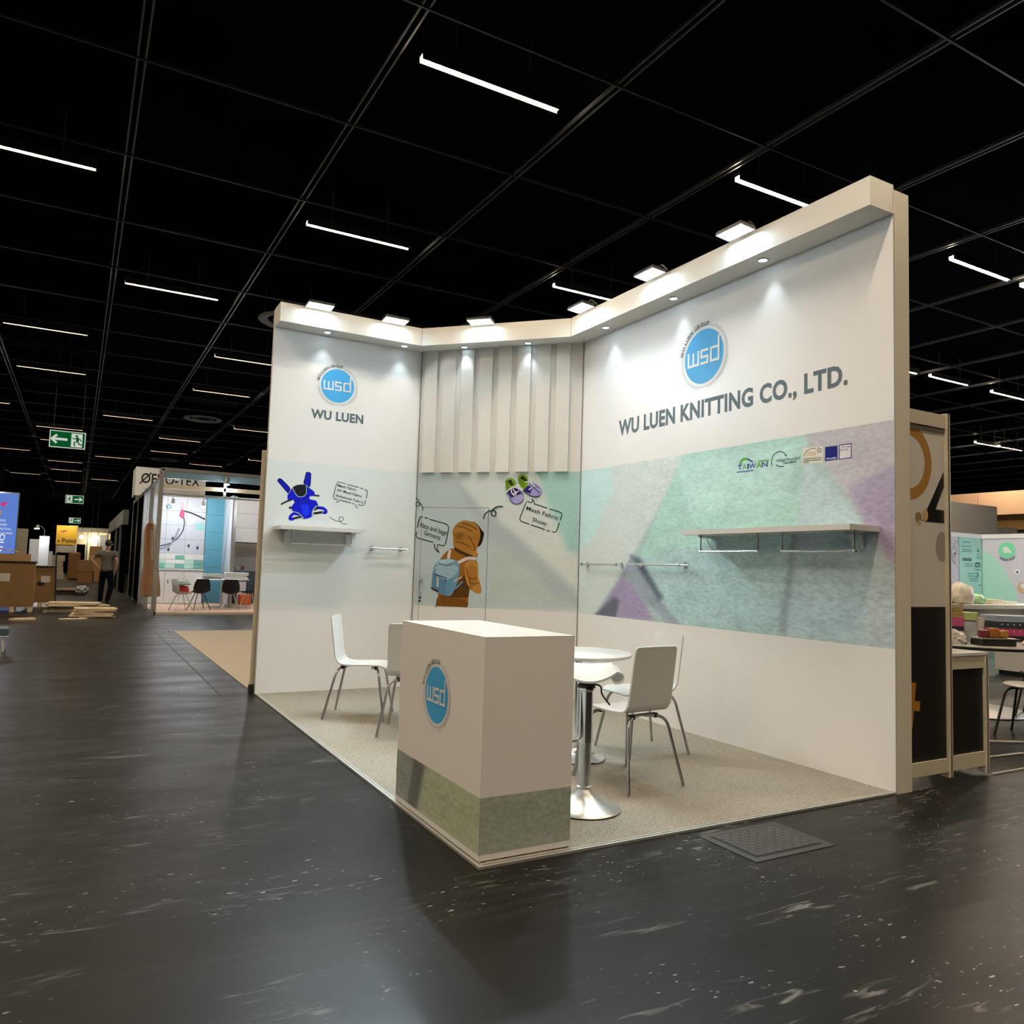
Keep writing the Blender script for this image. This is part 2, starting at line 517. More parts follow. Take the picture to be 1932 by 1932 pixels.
  ('p',(165,112,42),[(0.647,1.335),(0.716,1.398),(0.757,1.35),(0.775,1.194),(0.725,1.144),(0.658,1.226)]),
  ('s',(120,76,24),0.0123,1,[(0.67,1.251),(0.722,1.229),(0.773,1.242)]),
  ('s',(120,76,24),0.0123,1,[(0.685,1.191),(0.737,1.175),(0.801,1.189)]),
  ('s',(120,76,24),0.0123,1,[(0.633,1.359),(0.67,1.251),(0.713,1.12)]),
  ('p',(165,118,52),[(0.461,1.746),(0.492,1.82),(0.568,1.87),(0.647,1.871),(0.726,1.847),(0.78,1.787),(0.793,1.702),(0.773,1.617),(0.75,1.544),(0.771,1.496),(0.726,1.471),(0.621,1.517),(0.488,1.575),(0.474,1.66)]),
  ('p',(165,112,42),[(0.485,1.66),(0.601,1.699),(0.704,1.737),(0.781,1.751),(0.773,1.617),(0.743,1.544),(0.659,1.542),(0.501,1.581)]),
  ('p',(134,90,38),[(0.476,1.719),(0.527,1.741),(0.6,1.736),(0.599,1.675),(0.55,1.659),(0.484,1.679)]),
  ('p',(158,108,44),[(0.6,1.736),(0.705,1.713),(0.77,1.69),(0.733,1.653),(0.654,1.676),(0.611,1.614),(0.551,1.649)]),
  ('s',(120,76,24),0.0137,1,[(0.518,1.808),(0.597,1.797),(0.703,1.75)]),
  ('s',(120,76,24),0.0137,1,[(0.569,1.846),(0.662,1.822),(0.754,1.775)]),
  ('s',(120,76,24),0.0137,1,[(0.653,1.7),(0.708,1.628),(0.737,1.544)]),
  ('s',(120,76,24),0.0137,1,[(0.499,1.636),(0.578,1.625),(0.684,1.579)]),
  ('p',(72,46,18),[(0.485,1.577),(0.621,1.519),(0.729,1.477),(0.714,1.451),(0.582,1.501),(0.476,1.55)]),
  ('p',(185,125,55),[(0.712,1.519),(0.752,1.544),(0.772,1.496),(0.729,1.468)]),
  ('s',(215,200,196),0.0355,0,[(0.425,1.426),(0.431,1.488),(0.442,1.543)]),
  ('s',(215,200,196),0.0355,1,[(0.534,1.399),(0.611,1.437),(0.675,1.457),(0.746,1.453)]),
  ('p',(112,152,178),[(0.235,1.261),(0.27,1.385),(0.335,1.43),(0.44,1.445),(0.52,1.423),(0.561,1.369),(0.558,1.272),(0.518,1.125),(0.444,1.027),(0.228,1.114)]),
  ('p',(150,182,198),[(0.272,1.351),(0.337,1.381),(0.442,1.39),(0.529,1.368),(0.538,1.295),(0.41,1.208),(0.248,1.277)]),
  ('p',(165,195,208),[(0.271,1.379),(0.335,1.426),(0.44,1.441),(0.507,1.422),(0.429,1.396),(0.324,1.384)]),
  ('p',(88,132,162),[(0.241,1.28),(0.41,1.203),(0.41,1.033),(0.231,1.114)]),
  ('p',(100,146,174),[(0.41,1.203),(0.513,1.258),(0.5,1.1),(0.433,1.029),(0.412,1.035)]),
  ('s',(45,65,85),0.0123,0,[(0.255,1.272),(0.322,1.252),(0.409,1.228),(0.388,1.175)]),
  ('s',(60,85,105),0.0096,1,[(0.31,1.393),(0.39,1.37),(0.482,1.381)]),
  ('p',(196,196,160),[(0.295,1.239),(0.316,1.237),(0.318,1.129),(0.297,1.131)]),
  ('s',(60,45,45),0.0191,0,[(0.231,1.114),(0.323,1.075)]),
  ('s',(120,160,190),0.0164,0,[(0.519,1.11),(0.607,1.2)]),
  ('s',(215,200,196),0.0109,0,[(0.502,1.197),(0.598,1.249)]),
 ]),
 'speech_bubble_print.002': ('D', [
  ('s',(40,62,66),0.0123,0,[(-0.054,1.863),(-0.035,1.907),(0.005,1.914)]),
  ('s',(40,62,66),0.0123,0,[(0.033,1.904),(0.088,1.892)]),
  ('s',(40,62,66),0.0123,0,[(0.109,1.884),(0.372,1.831),(0.406,1.801),(0.402,1.757),(0.37,1.615),(0.342,1.586),(0.248,1.6),(0.244,1.545),(0.281,1.509)]),
  ('s',(40,62,66),0.0123,0,[(0.281,1.509),(0.224,1.538),(0.192,1.606)]),
  ('s',(40,62,66),0.0123,0,[(0.18,1.624),(-0.059,1.669),(-0.087,1.694),(-0.082,1.738)]),
  ('s',(40,62,66),0.0123,0,[(-0.071,1.788),(-0.054,1.863)]),
  ('t', (40, 62, 66), 'Hats and bags', (-0.037, 1.798), (0.37, 1.705), 0.053),
  ('t', (40, 62, 66), 'Garments', (0.028, 1.712), (0.28, 1.649), 0.052),
 ]),
 'curl_print': ('D', [
  ('s',(40,62,66),0.0096,1,[(-0.024,2.125),(0.017,2.115),(0.039,2.077),(0.047,2.046),(0.021,2.033),(-0.001,2.052),(0.012,2.074),(0.046,2.071),(0.082,2.027),(0.091,1.983)]),
  ('s',(40,62,66),0.015,1,[(0.827,1.891),(0.832,1.934),(0.876,1.977),(0.939,1.989),(0.966,1.959),(0.954,1.929),(0.922,1.935),(0.912,1.971),(0.939,2.008),(0.989,2.032),(1.046,2.03)]),
 ]),
 'country_logo_print': ('R', [
  ('t', (40, 60, 150), 'T', (2.252, 2.213), (2.301, 2.212), 0.04),
  ('t', (90, 170, 60), 'A', (2.303, 2.212), (2.352, 2.212), 0.041),
  ('t', (40, 60, 150), 'I', (2.356, 2.212), (2.373, 2.212), 0.04),
  ('t', (40, 60, 150), 'W', (2.375, 2.212), (2.449, 2.211), 0.04),
  ('t', (90, 170, 60), 'A', (2.451, 2.211), (2.507, 2.211), 0.04),
  ('t', (40, 60, 150), 'N', (2.51, 2.211), (2.567, 2.21), 0.039),
  ('s',(90,170,60),0.0193,1,[(2.284,2.255),(2.291,2.281),(2.318,2.295),(2.366,2.292)]),
  ('s',(40,60,150),0.0116,0,[(2.362,2.292),(2.416,2.263)]),
  ('s',(90,170,60),0.0077,0,[(2.474,2.261),(2.583,2.259)]),
  ('s',(40,60,150),0.0067,0,[(2.245,2.195),(2.424,2.196)]),
 ]),
 'recycling_logo_print': ('R', [
  ('s',(45,85,95),0.0077,1,[(2.609,2.209),(2.606,2.244),(2.611,2.269),(2.631,2.299),(2.68,2.315),(2.719,2.305),(2.747,2.272)]),
  ('s',(45,85,95),0.0077,1,[(2.652,2.217),(2.681,2.2),(2.728,2.197)]),
  ('p',(45,85,95),[(2.735,2.281),(2.759,2.285),(2.75,2.266)]),
  ('t', (45, 85, 95), 'Global Recycled', (2.652, 2.236), (2.876, 2.237), 0.021),
  ('t', (45, 85, 95), 'Standard', (2.719, 2.212), (2.844, 2.214), 0.021),
 ]),
 'textile_label_print': ('R', [
  ('p',(225,225,212),[(2.899,2.314),(3.08,2.308),(3.081,2.191),(2.899,2.194)]),
  ('s',(95,125,105),0.0058,1,[(2.912,2.249),(2.93,2.281),(2.971,2.3),(3.022,2.3)]),
  ('t', (215, 140, 120), 'CONFIDENCE', (2.938, 2.264), (3.022, 2.266), 0.014),
  ('t', (215, 140, 120), 'IN TEXTILES', (2.94, 2.247), (3.022, 2.249), 0.013),
  ('p',(175,170,170),[(3.073,2.279),(3.07,2.268),(3.062,2.26),(3.051,2.259),(3.039,2.263),(3.031,2.272),(3.028,2.284),(3.031,2.295),(3.039,2.303),(3.05,2.304),(3.062,2.3),(3.07,2.291)]),
  ('p',(200,196,196),[(3.059,2.281),(3.055,2.274),(3.046,2.275),(3.042,2.283),(3.046,2.289),(3.055,2.288)]),
  ('s',(120,125,118),0.0058,0,[(2.91,2.232),(3.072,2.228)]),
  ('s',(120,125,118),0.0058,0,[(2.91,2.217),(3.072,2.214)]),
  ('s',(120,125,118),0.0058,0,[(2.911,2.204),(2.96,2.203)]),
 ]),
 'blue_square_print': ('R', [
  ('p',(22,24,120),[(3.099,2.299),(3.204,2.297),(3.204,2.196),(3.099,2.196)]),
  ('t', (215, 220, 235), 'bluesign', (3.111, 2.205), (3.196, 2.205), 0.016),
  ('p',(22,24,120),[(3.215,2.3),(3.319,2.299),(3.319,2.194),(3.215,2.195)]),
  ('p',(222,218,226),[(3.222,2.294),(3.313,2.293),(3.313,2.2),(3.222,2.2)]),
  ('t', (70, 70, 110), 'SYSTEM', (3.238, 2.272), (3.305, 2.272), 0.011),
  ('t', (70, 70, 110), 'PARTNER', (3.226, 2.254), (3.293, 2.254), 0.011),
 ]),
}
MURAL_RIGHT = [((206,218,208),[(-0.12,2.8),(1.67,2.43),(0.9,1.51),(0.28,0.89),(-0.09,0.86)]),((196,226,218),[(-0.1,2.43),(0.49,2.42),(0.58,2.19),(0.25,1.69),(-0.12,1.51)]),((172,212,196),[(1.62,2.45),(2.94,2.44),(2.87,1.77),(2.7,0.94),(1.57,0.9),(1.0,1.51)]),((186,224,210),[(1.53,2.33),(2.84,2.36),(2.76,1.96),(1.68,1.84)]),((174,206,202),[(1.0,1.48),(2.24,1.68),(2.81,1.7),(2.7,0.94),(1.57,0.9)]),((186,210,208),[(2.93,2.44),(2.96,2.2),(3.42,1.75),(3.66,1.43),(3.66,0.9),(2.68,0.94),(2.87,1.77)]),((176,202,204),[(2.85,1.69),(3.48,1.7),(3.66,1.43),(3.66,0.9),(2.68,0.94)]),((180,196,196),[(3.51,1.63),(3.66,1.43),(3.66,0.9),(3.4,0.91)]),((190,188,190),[(2.93,2.42),(2.98,2.29),(3.12,2.15),(3.41,1.76),(3.66,1.41),(3.67,2.45)]),((170,160,184),[(3.29,1.99),(3.66,2.12),(3.66,1.43),(3.42,1.75)]),((160,148,176),[(0.9,1.51),(0.75,1.33),(0.34,0.92),(0.57,0.89),(1.24,0.92),(0.93,1.25)]),((96,100,112),[(0.31,0.91),(0.62,1.11),(0.71,1.08),(0.65,0.89)]),((150,164,172),[(0.89,1.52),(0.75,1.33),(1.09,1.1),(1.48,0.89),(1.61,0.9),(1.29,1.14),(1.0,1.48)]),((92,106,118),[(0.87,1.52),(1.02,1.49),(1.36,1.14),(1.29,1.11)]),((150,170,172),[(2.86,1.7),(2.81,1.7),(2.68,0.94),(2.76,0.93)])]  # lower regions inked lighter to offset the shelf's shadow
MURAL_CORNER = [((186,202,198),[(0.401,2.439),(0.771,2.031),(1.227,1.71),(1.972,1.086),(1.975,0.948),(0.024,0.86),(-0.045,2.442)]),((164,208,196),[(1.391,2.43),(1.927,2.431),(1.926,1.524),(1.782,1.567),(1.679,1.8)]),((178,190,188),[(0.402,2.426),(0.691,2.08),(1.291,1.627),(1.791,1.195),(1.974,1.005),(1.677,1.004),(0.861,1.667)]),((186,200,188),[(0.912,1.668),(1.424,1.323),(1.676,1.027),(0.935,1.02)])]

# ------------------------------------------------------------------ hall shell
W, L, A, B, D = 2.98, 5.036, 1.669, 3.643, 0.2424     # stand width, depth, corner wall start/end, canopy depth
HB, HT, ZB, ZT = 3.8174, 4.016, 0.914, 2.415          # canopy underside/top, printed band bottom/top
CZ = 6.0

def floor_material():
    m = bpy.data.materials.new('hall_floor_asphalt')
    m.use_nodes = True
    nt = m.node_tree
    p = nt.nodes['Principled BSDF']
    N, K = nt.nodes.new, nt.links.new
    tc = N('ShaderNodeTexCoord')
    def noise(scale, st, det=4, rot=0.0, dist=0.0):
        mp = N('ShaderNodeMapping'); mp.inputs['Scale'].default_value = st
        mp.inputs['Rotation'].default_value = (0, 0, rot)
        K(tc.outputs['Object'], mp.inputs['Vector'])
        t = N('ShaderNodeTexNoise'); t.inputs['Scale'].default_value = scale; t.inputs['Detail'].default_value = det
        t.inputs['Distortion'].default_value = dist
        K(mp.outputs['Vector'], t.inputs['Vector'])
        return t.outputs['Fac']
    def ramp(src, a, b, lo=0.0, hi=1.0):
        r = N('ShaderNodeMapRange'); r.inputs['From Min'].default_value = a; r.inputs['From Max'].default_value = b
        r.inputs['To Min'].default_value = lo; r.inputs['To Max'].default_value = hi
        K(src, r.inputs['Value']); return r.outputs['Result']
    def mul(a, b):
        x = N('ShaderNodeMath'); x.operation = 'MULTIPLY'; K(a, x.inputs[0]); K(b, x.inputs[1]); return x.outputs[0]
    def mx(fac, a, b):
        x = N('ShaderNodeMix'); x.data_type = 'RGBA'
        K(fac, x.inputs['Factor'])
        for s, v in (('A', a), ('B', b)):
            if isinstance(v, tuple): x.inputs[s].default_value = (*v, 1)
            else: K(v, x.inputs[s])
        return x.outputs['Result']
    base = mx(noise(1.3, (1, 1, 1), 6), (0.005, 0.005, 0.0048), (0.012, 0.0118, 0.011))
    haze = ramp(noise(0.8, (0.5, 1.6, 1), 5, 0.25), 0.5, 0.75)
    base = mx(mul(haze, ramp(noise(9, (0.25, 2.2, 1), 5, 0.2), 0.4, 0.7)), base, (0.03, 0.0298, 0.028))
    scuff = mul(ramp(noise(13, (0.30, 1.9, 1), 7, 0.22, 1.2), 0.575, 0.70), ramp(noise(1.9, (0.6, 1.5, 1), 3), 0.50, 0.64))
    base = mx(scuff, base, (0.15, 0.15, 0.145))
    spot = mul(ramp(noise(38, (0.5, 1.2, 1), 2), 0.67, 0.72), ramp(noise(1.1, (1, 1.6, 1), 2), 0.48, 0.58))
    base = mx(spot, base, (0.32, 0.32, 0.30))
    K(base, p.inputs['Base Color'])
    K(ramp(noise(2.2, (0.5, 1.4, 1), 6), 0.3, 0.75, 0.30, 0.46), p.inputs['Roughness'])
    b = N('ShaderNodeBump'); b.inputs['Strength'].default_value = 0.05; b.inputs['Distance'].default_value = 0.01
    K(noise(7, (1, 1, 1), 3), b.inputs['Height']); K(b.outputs['Normal'], p.inputs['Normal'])
    p.inputs['Specular IOR Level'].default_value = 0.13
    return m

bm = bmesh.new()
add_box(bm, -13, 40, -30, 100, -0.2, 0.0)
bmesh.ops.recalc_face_normals(bm, faces=bm.faces)
floor = tag(mesh_from('floor', bm, floor_material()), 'glossy scuffed black hall floor', kind='structure')
ceil_ = tag(box('ceiling', -13, 40, -30, 100, 6.6, 6.8, mat('black_ceiling', (0.003, 0.0033, 0.004), rough=1.0, var=0.3, scale=0.6, spec=0.0)),
            'black hall ceiling with a grid of thin rails', kind='structure')
m_rail = mat('ceiling_rail_grey', (0.075, 0.078, 0.085), rough=0.45, metal=0.3, var=0.2, scale=2)
m_raild = mat('ceiling_rail_dark', (0.026, 0.027, 0.03), rough=0.5, metal=0.3, var=0.2, scale=2)
bm = bmesh.new()
for dx in (-0.035, 0.035):
    add_box(bm, dx - 0.009, dx + 0.009, -29, 99, -0.02, 0.02)
bmesh.ops.recalc_face_normals(bm, faces=bm.faces)
long_rail = None
for k in range(-6, 19):
    x = 0.62 + 2.04 * k
    if long_rail is None:
        long_rail = mesh_from('ceiling_rail', bm, m_rail, ceil_); o = long_rail
    else:
        o = long_rail.copy(); COL.objects.link(o)
    o.location = (x, 0, 6.09)
cross = None
for k in range(-16, 46):
    y = 4.72 + 2.045 * k
    if cross is None:
        cross = box('cross_rail', -12.8, 39, -0.010, 0.010, -0.014, 0.014, m_raild, ceil_); o = cross
    else:
        o = cross.copy(); COL.objects.link(o)
    o.location = (0, y, 6.07)
tag(box('wall_far', -13, 40, 99.0, 99.3, 0, 6.6, m_dark), 'dark end wall of the hall far down the aisle', kind='structure')
tag(box('wall_far_left', -13.2, -12.9, -30, 99, 0, 6.6, m_dark), 'dark side wall of the hall', kind='structure')
tag(box('wall_far_right', 39.5, 39.8, -30, 99, 0, 6.6, m_dark), 'dark side wall of the hall on the right', kind='structure')

# floor channel along the aisle, and the cast floor hatch in front of the stand
m_joint = mat('floor_joint_dark', (0.008, 0.008, 0.008), rough=0.6)
box('floor_channel', -0.33, -0.315, 5.1, 12.4, 0.0, 0.002, m_joint, floor)
box('floor_channel', -0.09, -0.08, 12.2, 13.6, 0.0, 0.002, m_joint, floor)
hatch = thing('floor_hatch', 'dark checker plate floor hatch set in the floor before the carpet edge', 'hatch', (1.52, -0.27, 0.0))
box('frame', -0.28, 0.28, -0.20, 0.20, 0.0, 0.003, mat('hatch_frame', (0.035, 0.034, 0.032), rough=0.45), hatch)
box('gap', -0.235, 0.235, -0.16, 0.16, 0.003, 0.0036, m_joint, hatch)
box('plate', -0.222, 0.222, -0.148, 0.148, 0.0036, 0.006, mat('hatch_plate', (0.030, 0.030, 0.032), rough=0.35), hatch)
bm = bmesh.new()
for i in range(14):
    for j in range(10):
        x, y = -0.205 + i * 0.0315, -0.132 + j * 0.0293
        s = 1 if (i + j) % 2 else -1
        c_, d_ = 0.010, 0.003
        q = [(x - c_ * 0.7 - d_ * s, y - c_ * s * 0.7), (x + c_ * 0.7 - d_ * s, y + c_ * s * 0.7), (x + c_ * 0.7 + d_ * s, y + c_ * s * 0.7 - d_), (x - c_ * 0.7 + d_ * s, y - c_ * s * 0.7 - d_)]
        add_prism(bm, q, 0.006, 0.0075)
bmesh.ops.recalc_face_normals(bm, faces=bm.faces)
tag(mesh_from('tread_pattern', bm, mat('hatch_tread', (0.05, 0.05, 0.052), rough=0.3), hatch), kind='stuff')

# ------------------------------------------------------------------ stand walls
m_wedge = mat('wall_edge_cream', (0.70, 0.66, 0.56), rough=0.5, var=0.03)
F_left = Frame((0, L, 0), (1, 0, 0), (0, 0, 1))
tdir = Vector((W - A, B - L, 0)).normalized()
F_diag = Frame((A, L, 0), tdir, (0, 0, 1))
F_right = Frame((W, B, 0), (0, -1, 0), (0, 0, 1))
LD = (Vector((W, B)) - Vector((A, L))).length
wall_left = tag(box('wall_left', 0.0, A + 0.06, L, L + 0.06, 0, HT - 0.008, m_white), 'white left wall of the stand with a logo and a printed band', kind='structure')
nd = F_diag.n
wall_corner = tag(prism('wall_corner', [(A, L), (W, B), (W - nd.x * 0.06, B - nd.y * 0.06), (A - nd.x * 0.06, L - nd.y * 0.06)], 0, HT - 0.008, m_white),
                  'white slanted corner wall of the stand with vertical battens and a door', kind='structure')
bm = bmesh.new()
add_box(bm, W, W + 0.155, 0.0, B + 0.9, 0, 3.985)
bmesh.ops.recalc_face_normals(bm, faces=bm.faces)
wall_right = tag(mesh_from('wall_right', bm, m_white), 'white right wall of the stand with a big mint printed band', kind='structure')
box('end_cap', W + 0.002, W + 0.153, -0.006, 0.0, 0, 3.98, m_wedge, wall_right)
box('edge_seam', W - 0.003, W + 0.002, -0.004, 0.002, 0, 3.82, mat('seam_grey', (0.35, 0.34, 0.32), rough=0.6), wall_right)
m_seam = mat('seam_dark', (0.10, 0.11, 0.11), rough=0.6)
bm = bmesh.new()
add_box(bm, -0.003, 0.003, -0.004, 0.0, 0.0, HB)
sm = mesh_from('corner_seam', bm, m_seam, wall_corner); sm.location = F_diag.p(0.006, 0, 0.003); sm.rotation_euler = (0, 0, math.atan2(tdir.y, tdir.x))
o = sm.copy(); COL.objects.link(o); o.location = F_diag.p(LD - 0.006, 0, 0.003)

# battens
for i in range(8):
    bm = bmesh.new()
    add_box(bm, 0, 0.150, -0.034, 0.0, 2.412, HB, 0.002)
    if i == 0:
        batten = mesh_from('batten', bm, mat('white_batten', (0.78, 0.79, 0.77), rough=0.4, var=0.015), wall_corner); o = batten
    else:
        bm.free(); o = batten.copy(); COL.objects.link(o)
    o.location = F_diag.p(0.064 + 0.2217 * i, 0, 0.0)
    o.rotation_euler = (0, 0, math.atan2(tdir.y, tdir.x))

# canopy: three mitred lengths of box
Bp, Cp = (1.5600, 4.7936), (2.7376, 3.5450)
m_canopy = mat('canopy_white', (0.80, 0.785, 0.74), rough=0.45, var=0.02)
trims = [tag(prism('trim_1', [(0, L), (A, L), Bp, (0, L - D)], HB, HT, m_canopy), 'white boxed canopy along the top of the left wall', kind='structure'),
         tag(prism('trim_2', [(A, L), (W, B), Cp, Bp], HB, HT, m_canopy), 'white boxed canopy along the top of the slanted corner wall', kind='structure'),
         tag(prism('trim_3', [(W, B), (W, 0), (W - D, 0), Cp], HB, HT, m_canopy), 'white boxed canopy along the top of the right wall', kind='structure')]
for nm, (x, y), tr in (('mitre_joint', Bp, trims[0]), ('mitre_joint', Cp, trims[1])):
    bm = bmesh.new(); add_box(bm, x - 0.003, x + 0.003, y - 0.003, y + 0.003, HB, HT)
    mesh_from(nm, bm, mat('joint_beige', (0.45, 0.42, 0.36), rough=0.6), tr)
    tr2 = trims

# ------------------------------------------------------------------ printed band (continuous picture over three walls)
import numpy as np
def mural_material():
    m = bpy.data.materials.new('printed_knit_fabric')
    m.use_nodes = True
    nt = m.node_tree
    N, K = nt.nodes.new, nt.links.new
    p = nt.nodes['Principled BSDF']
    p.inputs['Roughness'].default_value = 0.45
    at = N('ShaderNodeAttribute'); at.attribute_name = 'print'
    am = N('ShaderNodeAttribute'); am.attribute_name = 'grain'
    tc = N('ShaderNodeTexCoord')
    mp = N('ShaderNodeMapping'); mp.inputs['Scale'].default_value = (1, 0.55, 1.35); mp.inputs['Rotation'].default_value = (0.5, 0, 0)
    K(tc.outputs['Object'], mp.inputs['Vector'])
    n1 = N('ShaderNodeTexNoise'); n1.inputs['Scale'].default_value = 34; n1.inputs['Detail'].default_value = 3
    n2 = N('ShaderNodeTexNoise'); n2.inputs['Scale'].default_value = 5; n2.inputs['Detail'].default_value = 2
    for n_ in (n1, n2): K(mp.outputs['Vector'], n_.inputs['Vector'])
    def mr(src, lo, hi, a=0.3, b=0.7):
        r = N('ShaderNodeMapRange'); r.inputs['From Min'].default_value = a; r.inputs['From Max'].default_value = b
        r.inputs['To Min'].default_value = lo; r.inputs['To Max'].default_value = hi
        K(src, r.inputs['Value']); return r.outputs['Result']
    def mth(op, a, b):
        x = N('ShaderNodeMath'); x.operation = op
        for i, v in enumerate((a, b)):
            if isinstance(v, float): x.inputs[i].default_value = v
            else: K(v, x.inputs[i])
        return x.outputs[0]
    v = mth('ADD', mr(n1.outputs['Fac'], -0.17, 0.17), mr(n2.outputs['Fac'], -0.10, 0.10))
    v = mth('ADD', mth('MULTIPLY', v, am.outputs['Fac']), 1.0)
    mix = N('ShaderNodeVectorMath'); mix.operation = 'SCALE'
    K(at.outputs['Color'], mix.inputs[0]); K(v, mix.inputs['Scale'])
    K(mix.outputs[0], p.inputs['Base Color'])
    return m
M_MURAL = mural_material()

def soft_inside(px, pz, poly, w):
    n = len(poly)
    inside = np.zeros(px.shape, bool)
    dist = np.full(px.shape, 1e9)
    for i in range(n):
        x1, y1 = poly[i]; x2, y2 = poly[(i + 1) % n]
        c = ((y1 > pz) != (y2 > pz)) & (px < (x2 - x1) * (pz - y1) / ((y2 - y1) or 1e-9) + x1)
        inside ^= c
        dx, dy = x2 - x1, y2 - y1
        t = np.clip(((px - x1) * dx + (pz - y1) * dy) / (dx * dx + dy * dy + 1e-12), 0, 1)
        dist = np.minimum(dist, np.hypot(px - x1 - t * dx, pz - y1 - t * dy))
    sd = np.where(inside, dist, -dist)
    t = np.clip(sd / w * 0.5 + 0.5, 0, 1)
    return t * t * (3 - 2 * t)

def mural(name, frame, s0, s1, z0, z1, base, regions, grain, parent, soft=0.035, cell=0.018, lift=0.0004):
    nx, nz = max(2, int((s1 - s0) / cell)), max(2, int((z1 - z0) / cell))
    S, Zg = np.meshgrid(np.linspace(s0, s1, nx + 1), np.linspace(z0, z1, nz + 1))
    col = np.zeros(S.shape + (3,))
    b = base(S, Zg)
    for k in range(3): col[..., k] = b[k]
    gr = grain(S, Zg)
    for c, poly in regions:
        w = soft_inside(S, Zg, poly, soft)
        for k in range(3): col[..., k] = col[..., k] * (1 - w) + c[k] * w
    c = col / 255.0
    c = np.where(c <= 0.04045, c / 12.92, ((c + 0.055) / 1.055) ** 2.4) / WHITE_SEEN * INKK
    c = np.clip(c * np.array((1.0, 1.0, 1.10)), 0, 0.85)
    V = [tuple(frame.p(s, z, lift)) for s, z in zip(S.ravel(), Zg.ravel())]
    F = [(j * (nx + 1) + i, j * (nx + 1) + i + 1, (j + 1) * (nx + 1) + i + 1, (j + 1) * (nx + 1) + i) for j in range(nz) for i in range(nx)]
    me = bpy.data.meshes.new(name)
    me.from_pydata(V, [], F)
    a = me.color_attributes.new('print', 'FLOAT_COLOR', 'POINT')
    a.data.foreach_set('color', np.concatenate([c.reshape(-1, 3), np.ones((c.shape[0] * c.shape[1], 1))], 1).astype(np.float32).ravel())
    g = me.attributes.new('grain', 'FLOAT', 'POINT')
    g.data.foreach_set('value', gr.ravel().astype(np.float32))
    me.materials.append(M_MURAL)
    me.update()
    return link(bpy.data.objects.new(name, me), parent)

def lerp3(c0, c1, t): return [c0[k] + (c1[k] - c0[k]) * t for k in range(3)]
def base_left(S, Zg): return lerp3((224, 228, 217), (218, 227, 219), (Zg - ZB) / (ZT - ZB))
def base_diag(S, Zg): return lerp3((218, 222, 210), (210, 222, 214), (Zg - ZB) / (ZT - ZB))
def base_right(S, Zg): return [np.full(S.shape, v) for v in (170, 196, 186)]
def g0(S, Zg): return np.full(S.shape, 0.03)
def g1(S, Zg): return 0.02 + 0.22 * np.clip((S - 0.35) / 1.0, 0, 1)
def g2(S, Zg): return 0.22 + 0.78 * np.clip((S - 0.55) / 0.9, 0, 1) * (0.55 + 0.45 * np.clip((2.3 - Zg) / 1.0, 0, 1))
left_shape = [((190, 200, 194), [(0.0, 0.9), (0.0, 1.45), (0.75, 1.35), (0.42, 0.9)])]
mural('printed_band', F_left, 0.0, A - 0.002, ZB, ZT, base_left, [], g0, wall_left, cell=0.06)
mural('printed_band', F_diag, 0.012, 0.078, ZB, ZT, base_diag, MURAL_CORNER, g1, wall_corner, soft=0.06)
mural('printed_band', F_diag, 0.882, LD - 0.012, ZB, ZT, base_diag, MURAL_CORNER, g1, wall_corner, soft=0.06)
mural('printed_band', F_diag, 0.078, 0.882, 2.018, ZT, base_diag, MURAL_CORNER, g1, wall_corner, soft=0.06)
mural('printed_band', F_right, 0.0, B, ZB, ZT, base_right, MURAL_RIGHT, g2, wall_right)

# door in the slanted wall
door = tag(empty('door_1'), 'white printed door in the slanted corner wall with a small child picture', kind='structure')
def on_diag(name, s0, s1, z0, z1, h0, h1, m, parent, bevel=0.0):
    bm = bmesh.new()
    vs = [bm.verts.new(F_diag.p(s, z, h)) for s in (s0, s1) for h in (h0, h1) for z in (z0, z1)]
    for q in ((0, 1, 3, 2), (4, 6, 7, 5), (0, 4, 5, 1), (2, 3, 7, 6), (0, 2, 6, 4), (1, 5, 7, 3)): bm.faces.new([vs[i] for i in q])
    bmesh.ops.recalc_face_normals(bm, faces=bm.faces)
    return mesh_from(name, bm, m, parent)
on_diag('gap', 0.078, 0.882, 0.0, 2.0185, 0.0003, 0.0012, m_seam, door)
leaf = on_diag('door_leaf', 0.083, 0.877, 0.012, 2.0135, 0.0012, 0.004, m_white, door)
mural('printed_band', F_diag, 0.083, 0.877, ZB, 2.0135, base_diag, MURAL_CORNER, g1, leaf, soft=0.06, lift=0.0044)
hx = 0.103
tube('door_handle', rounded([F_diag.p(hx, 1.045, 0.004), F_diag.p(hx, 1.05, 0.045), F_diag.p(hx, 1.205, 0.045), F_diag.p(hx, 1.21, 0.004)], 0.03), 0.009, m_chrome, door)
for z in (1.0, 0.962):
    bm = bmesh.new()
    bmesh.ops.create_cone(bm, cap_ends=True, segments=14, radius1=0.013, radius2=0.011, depth=0.016)
    o = mesh_from('door_lock', bm, m_black, door, smooth=True)
    o.matrix_world = Matrix.Translation(F_diag.p(hx - 0.008, z, 0.012)) @ F_diag.n.to_track_quat('Z', 'Y').to_matrix().to_4x4()

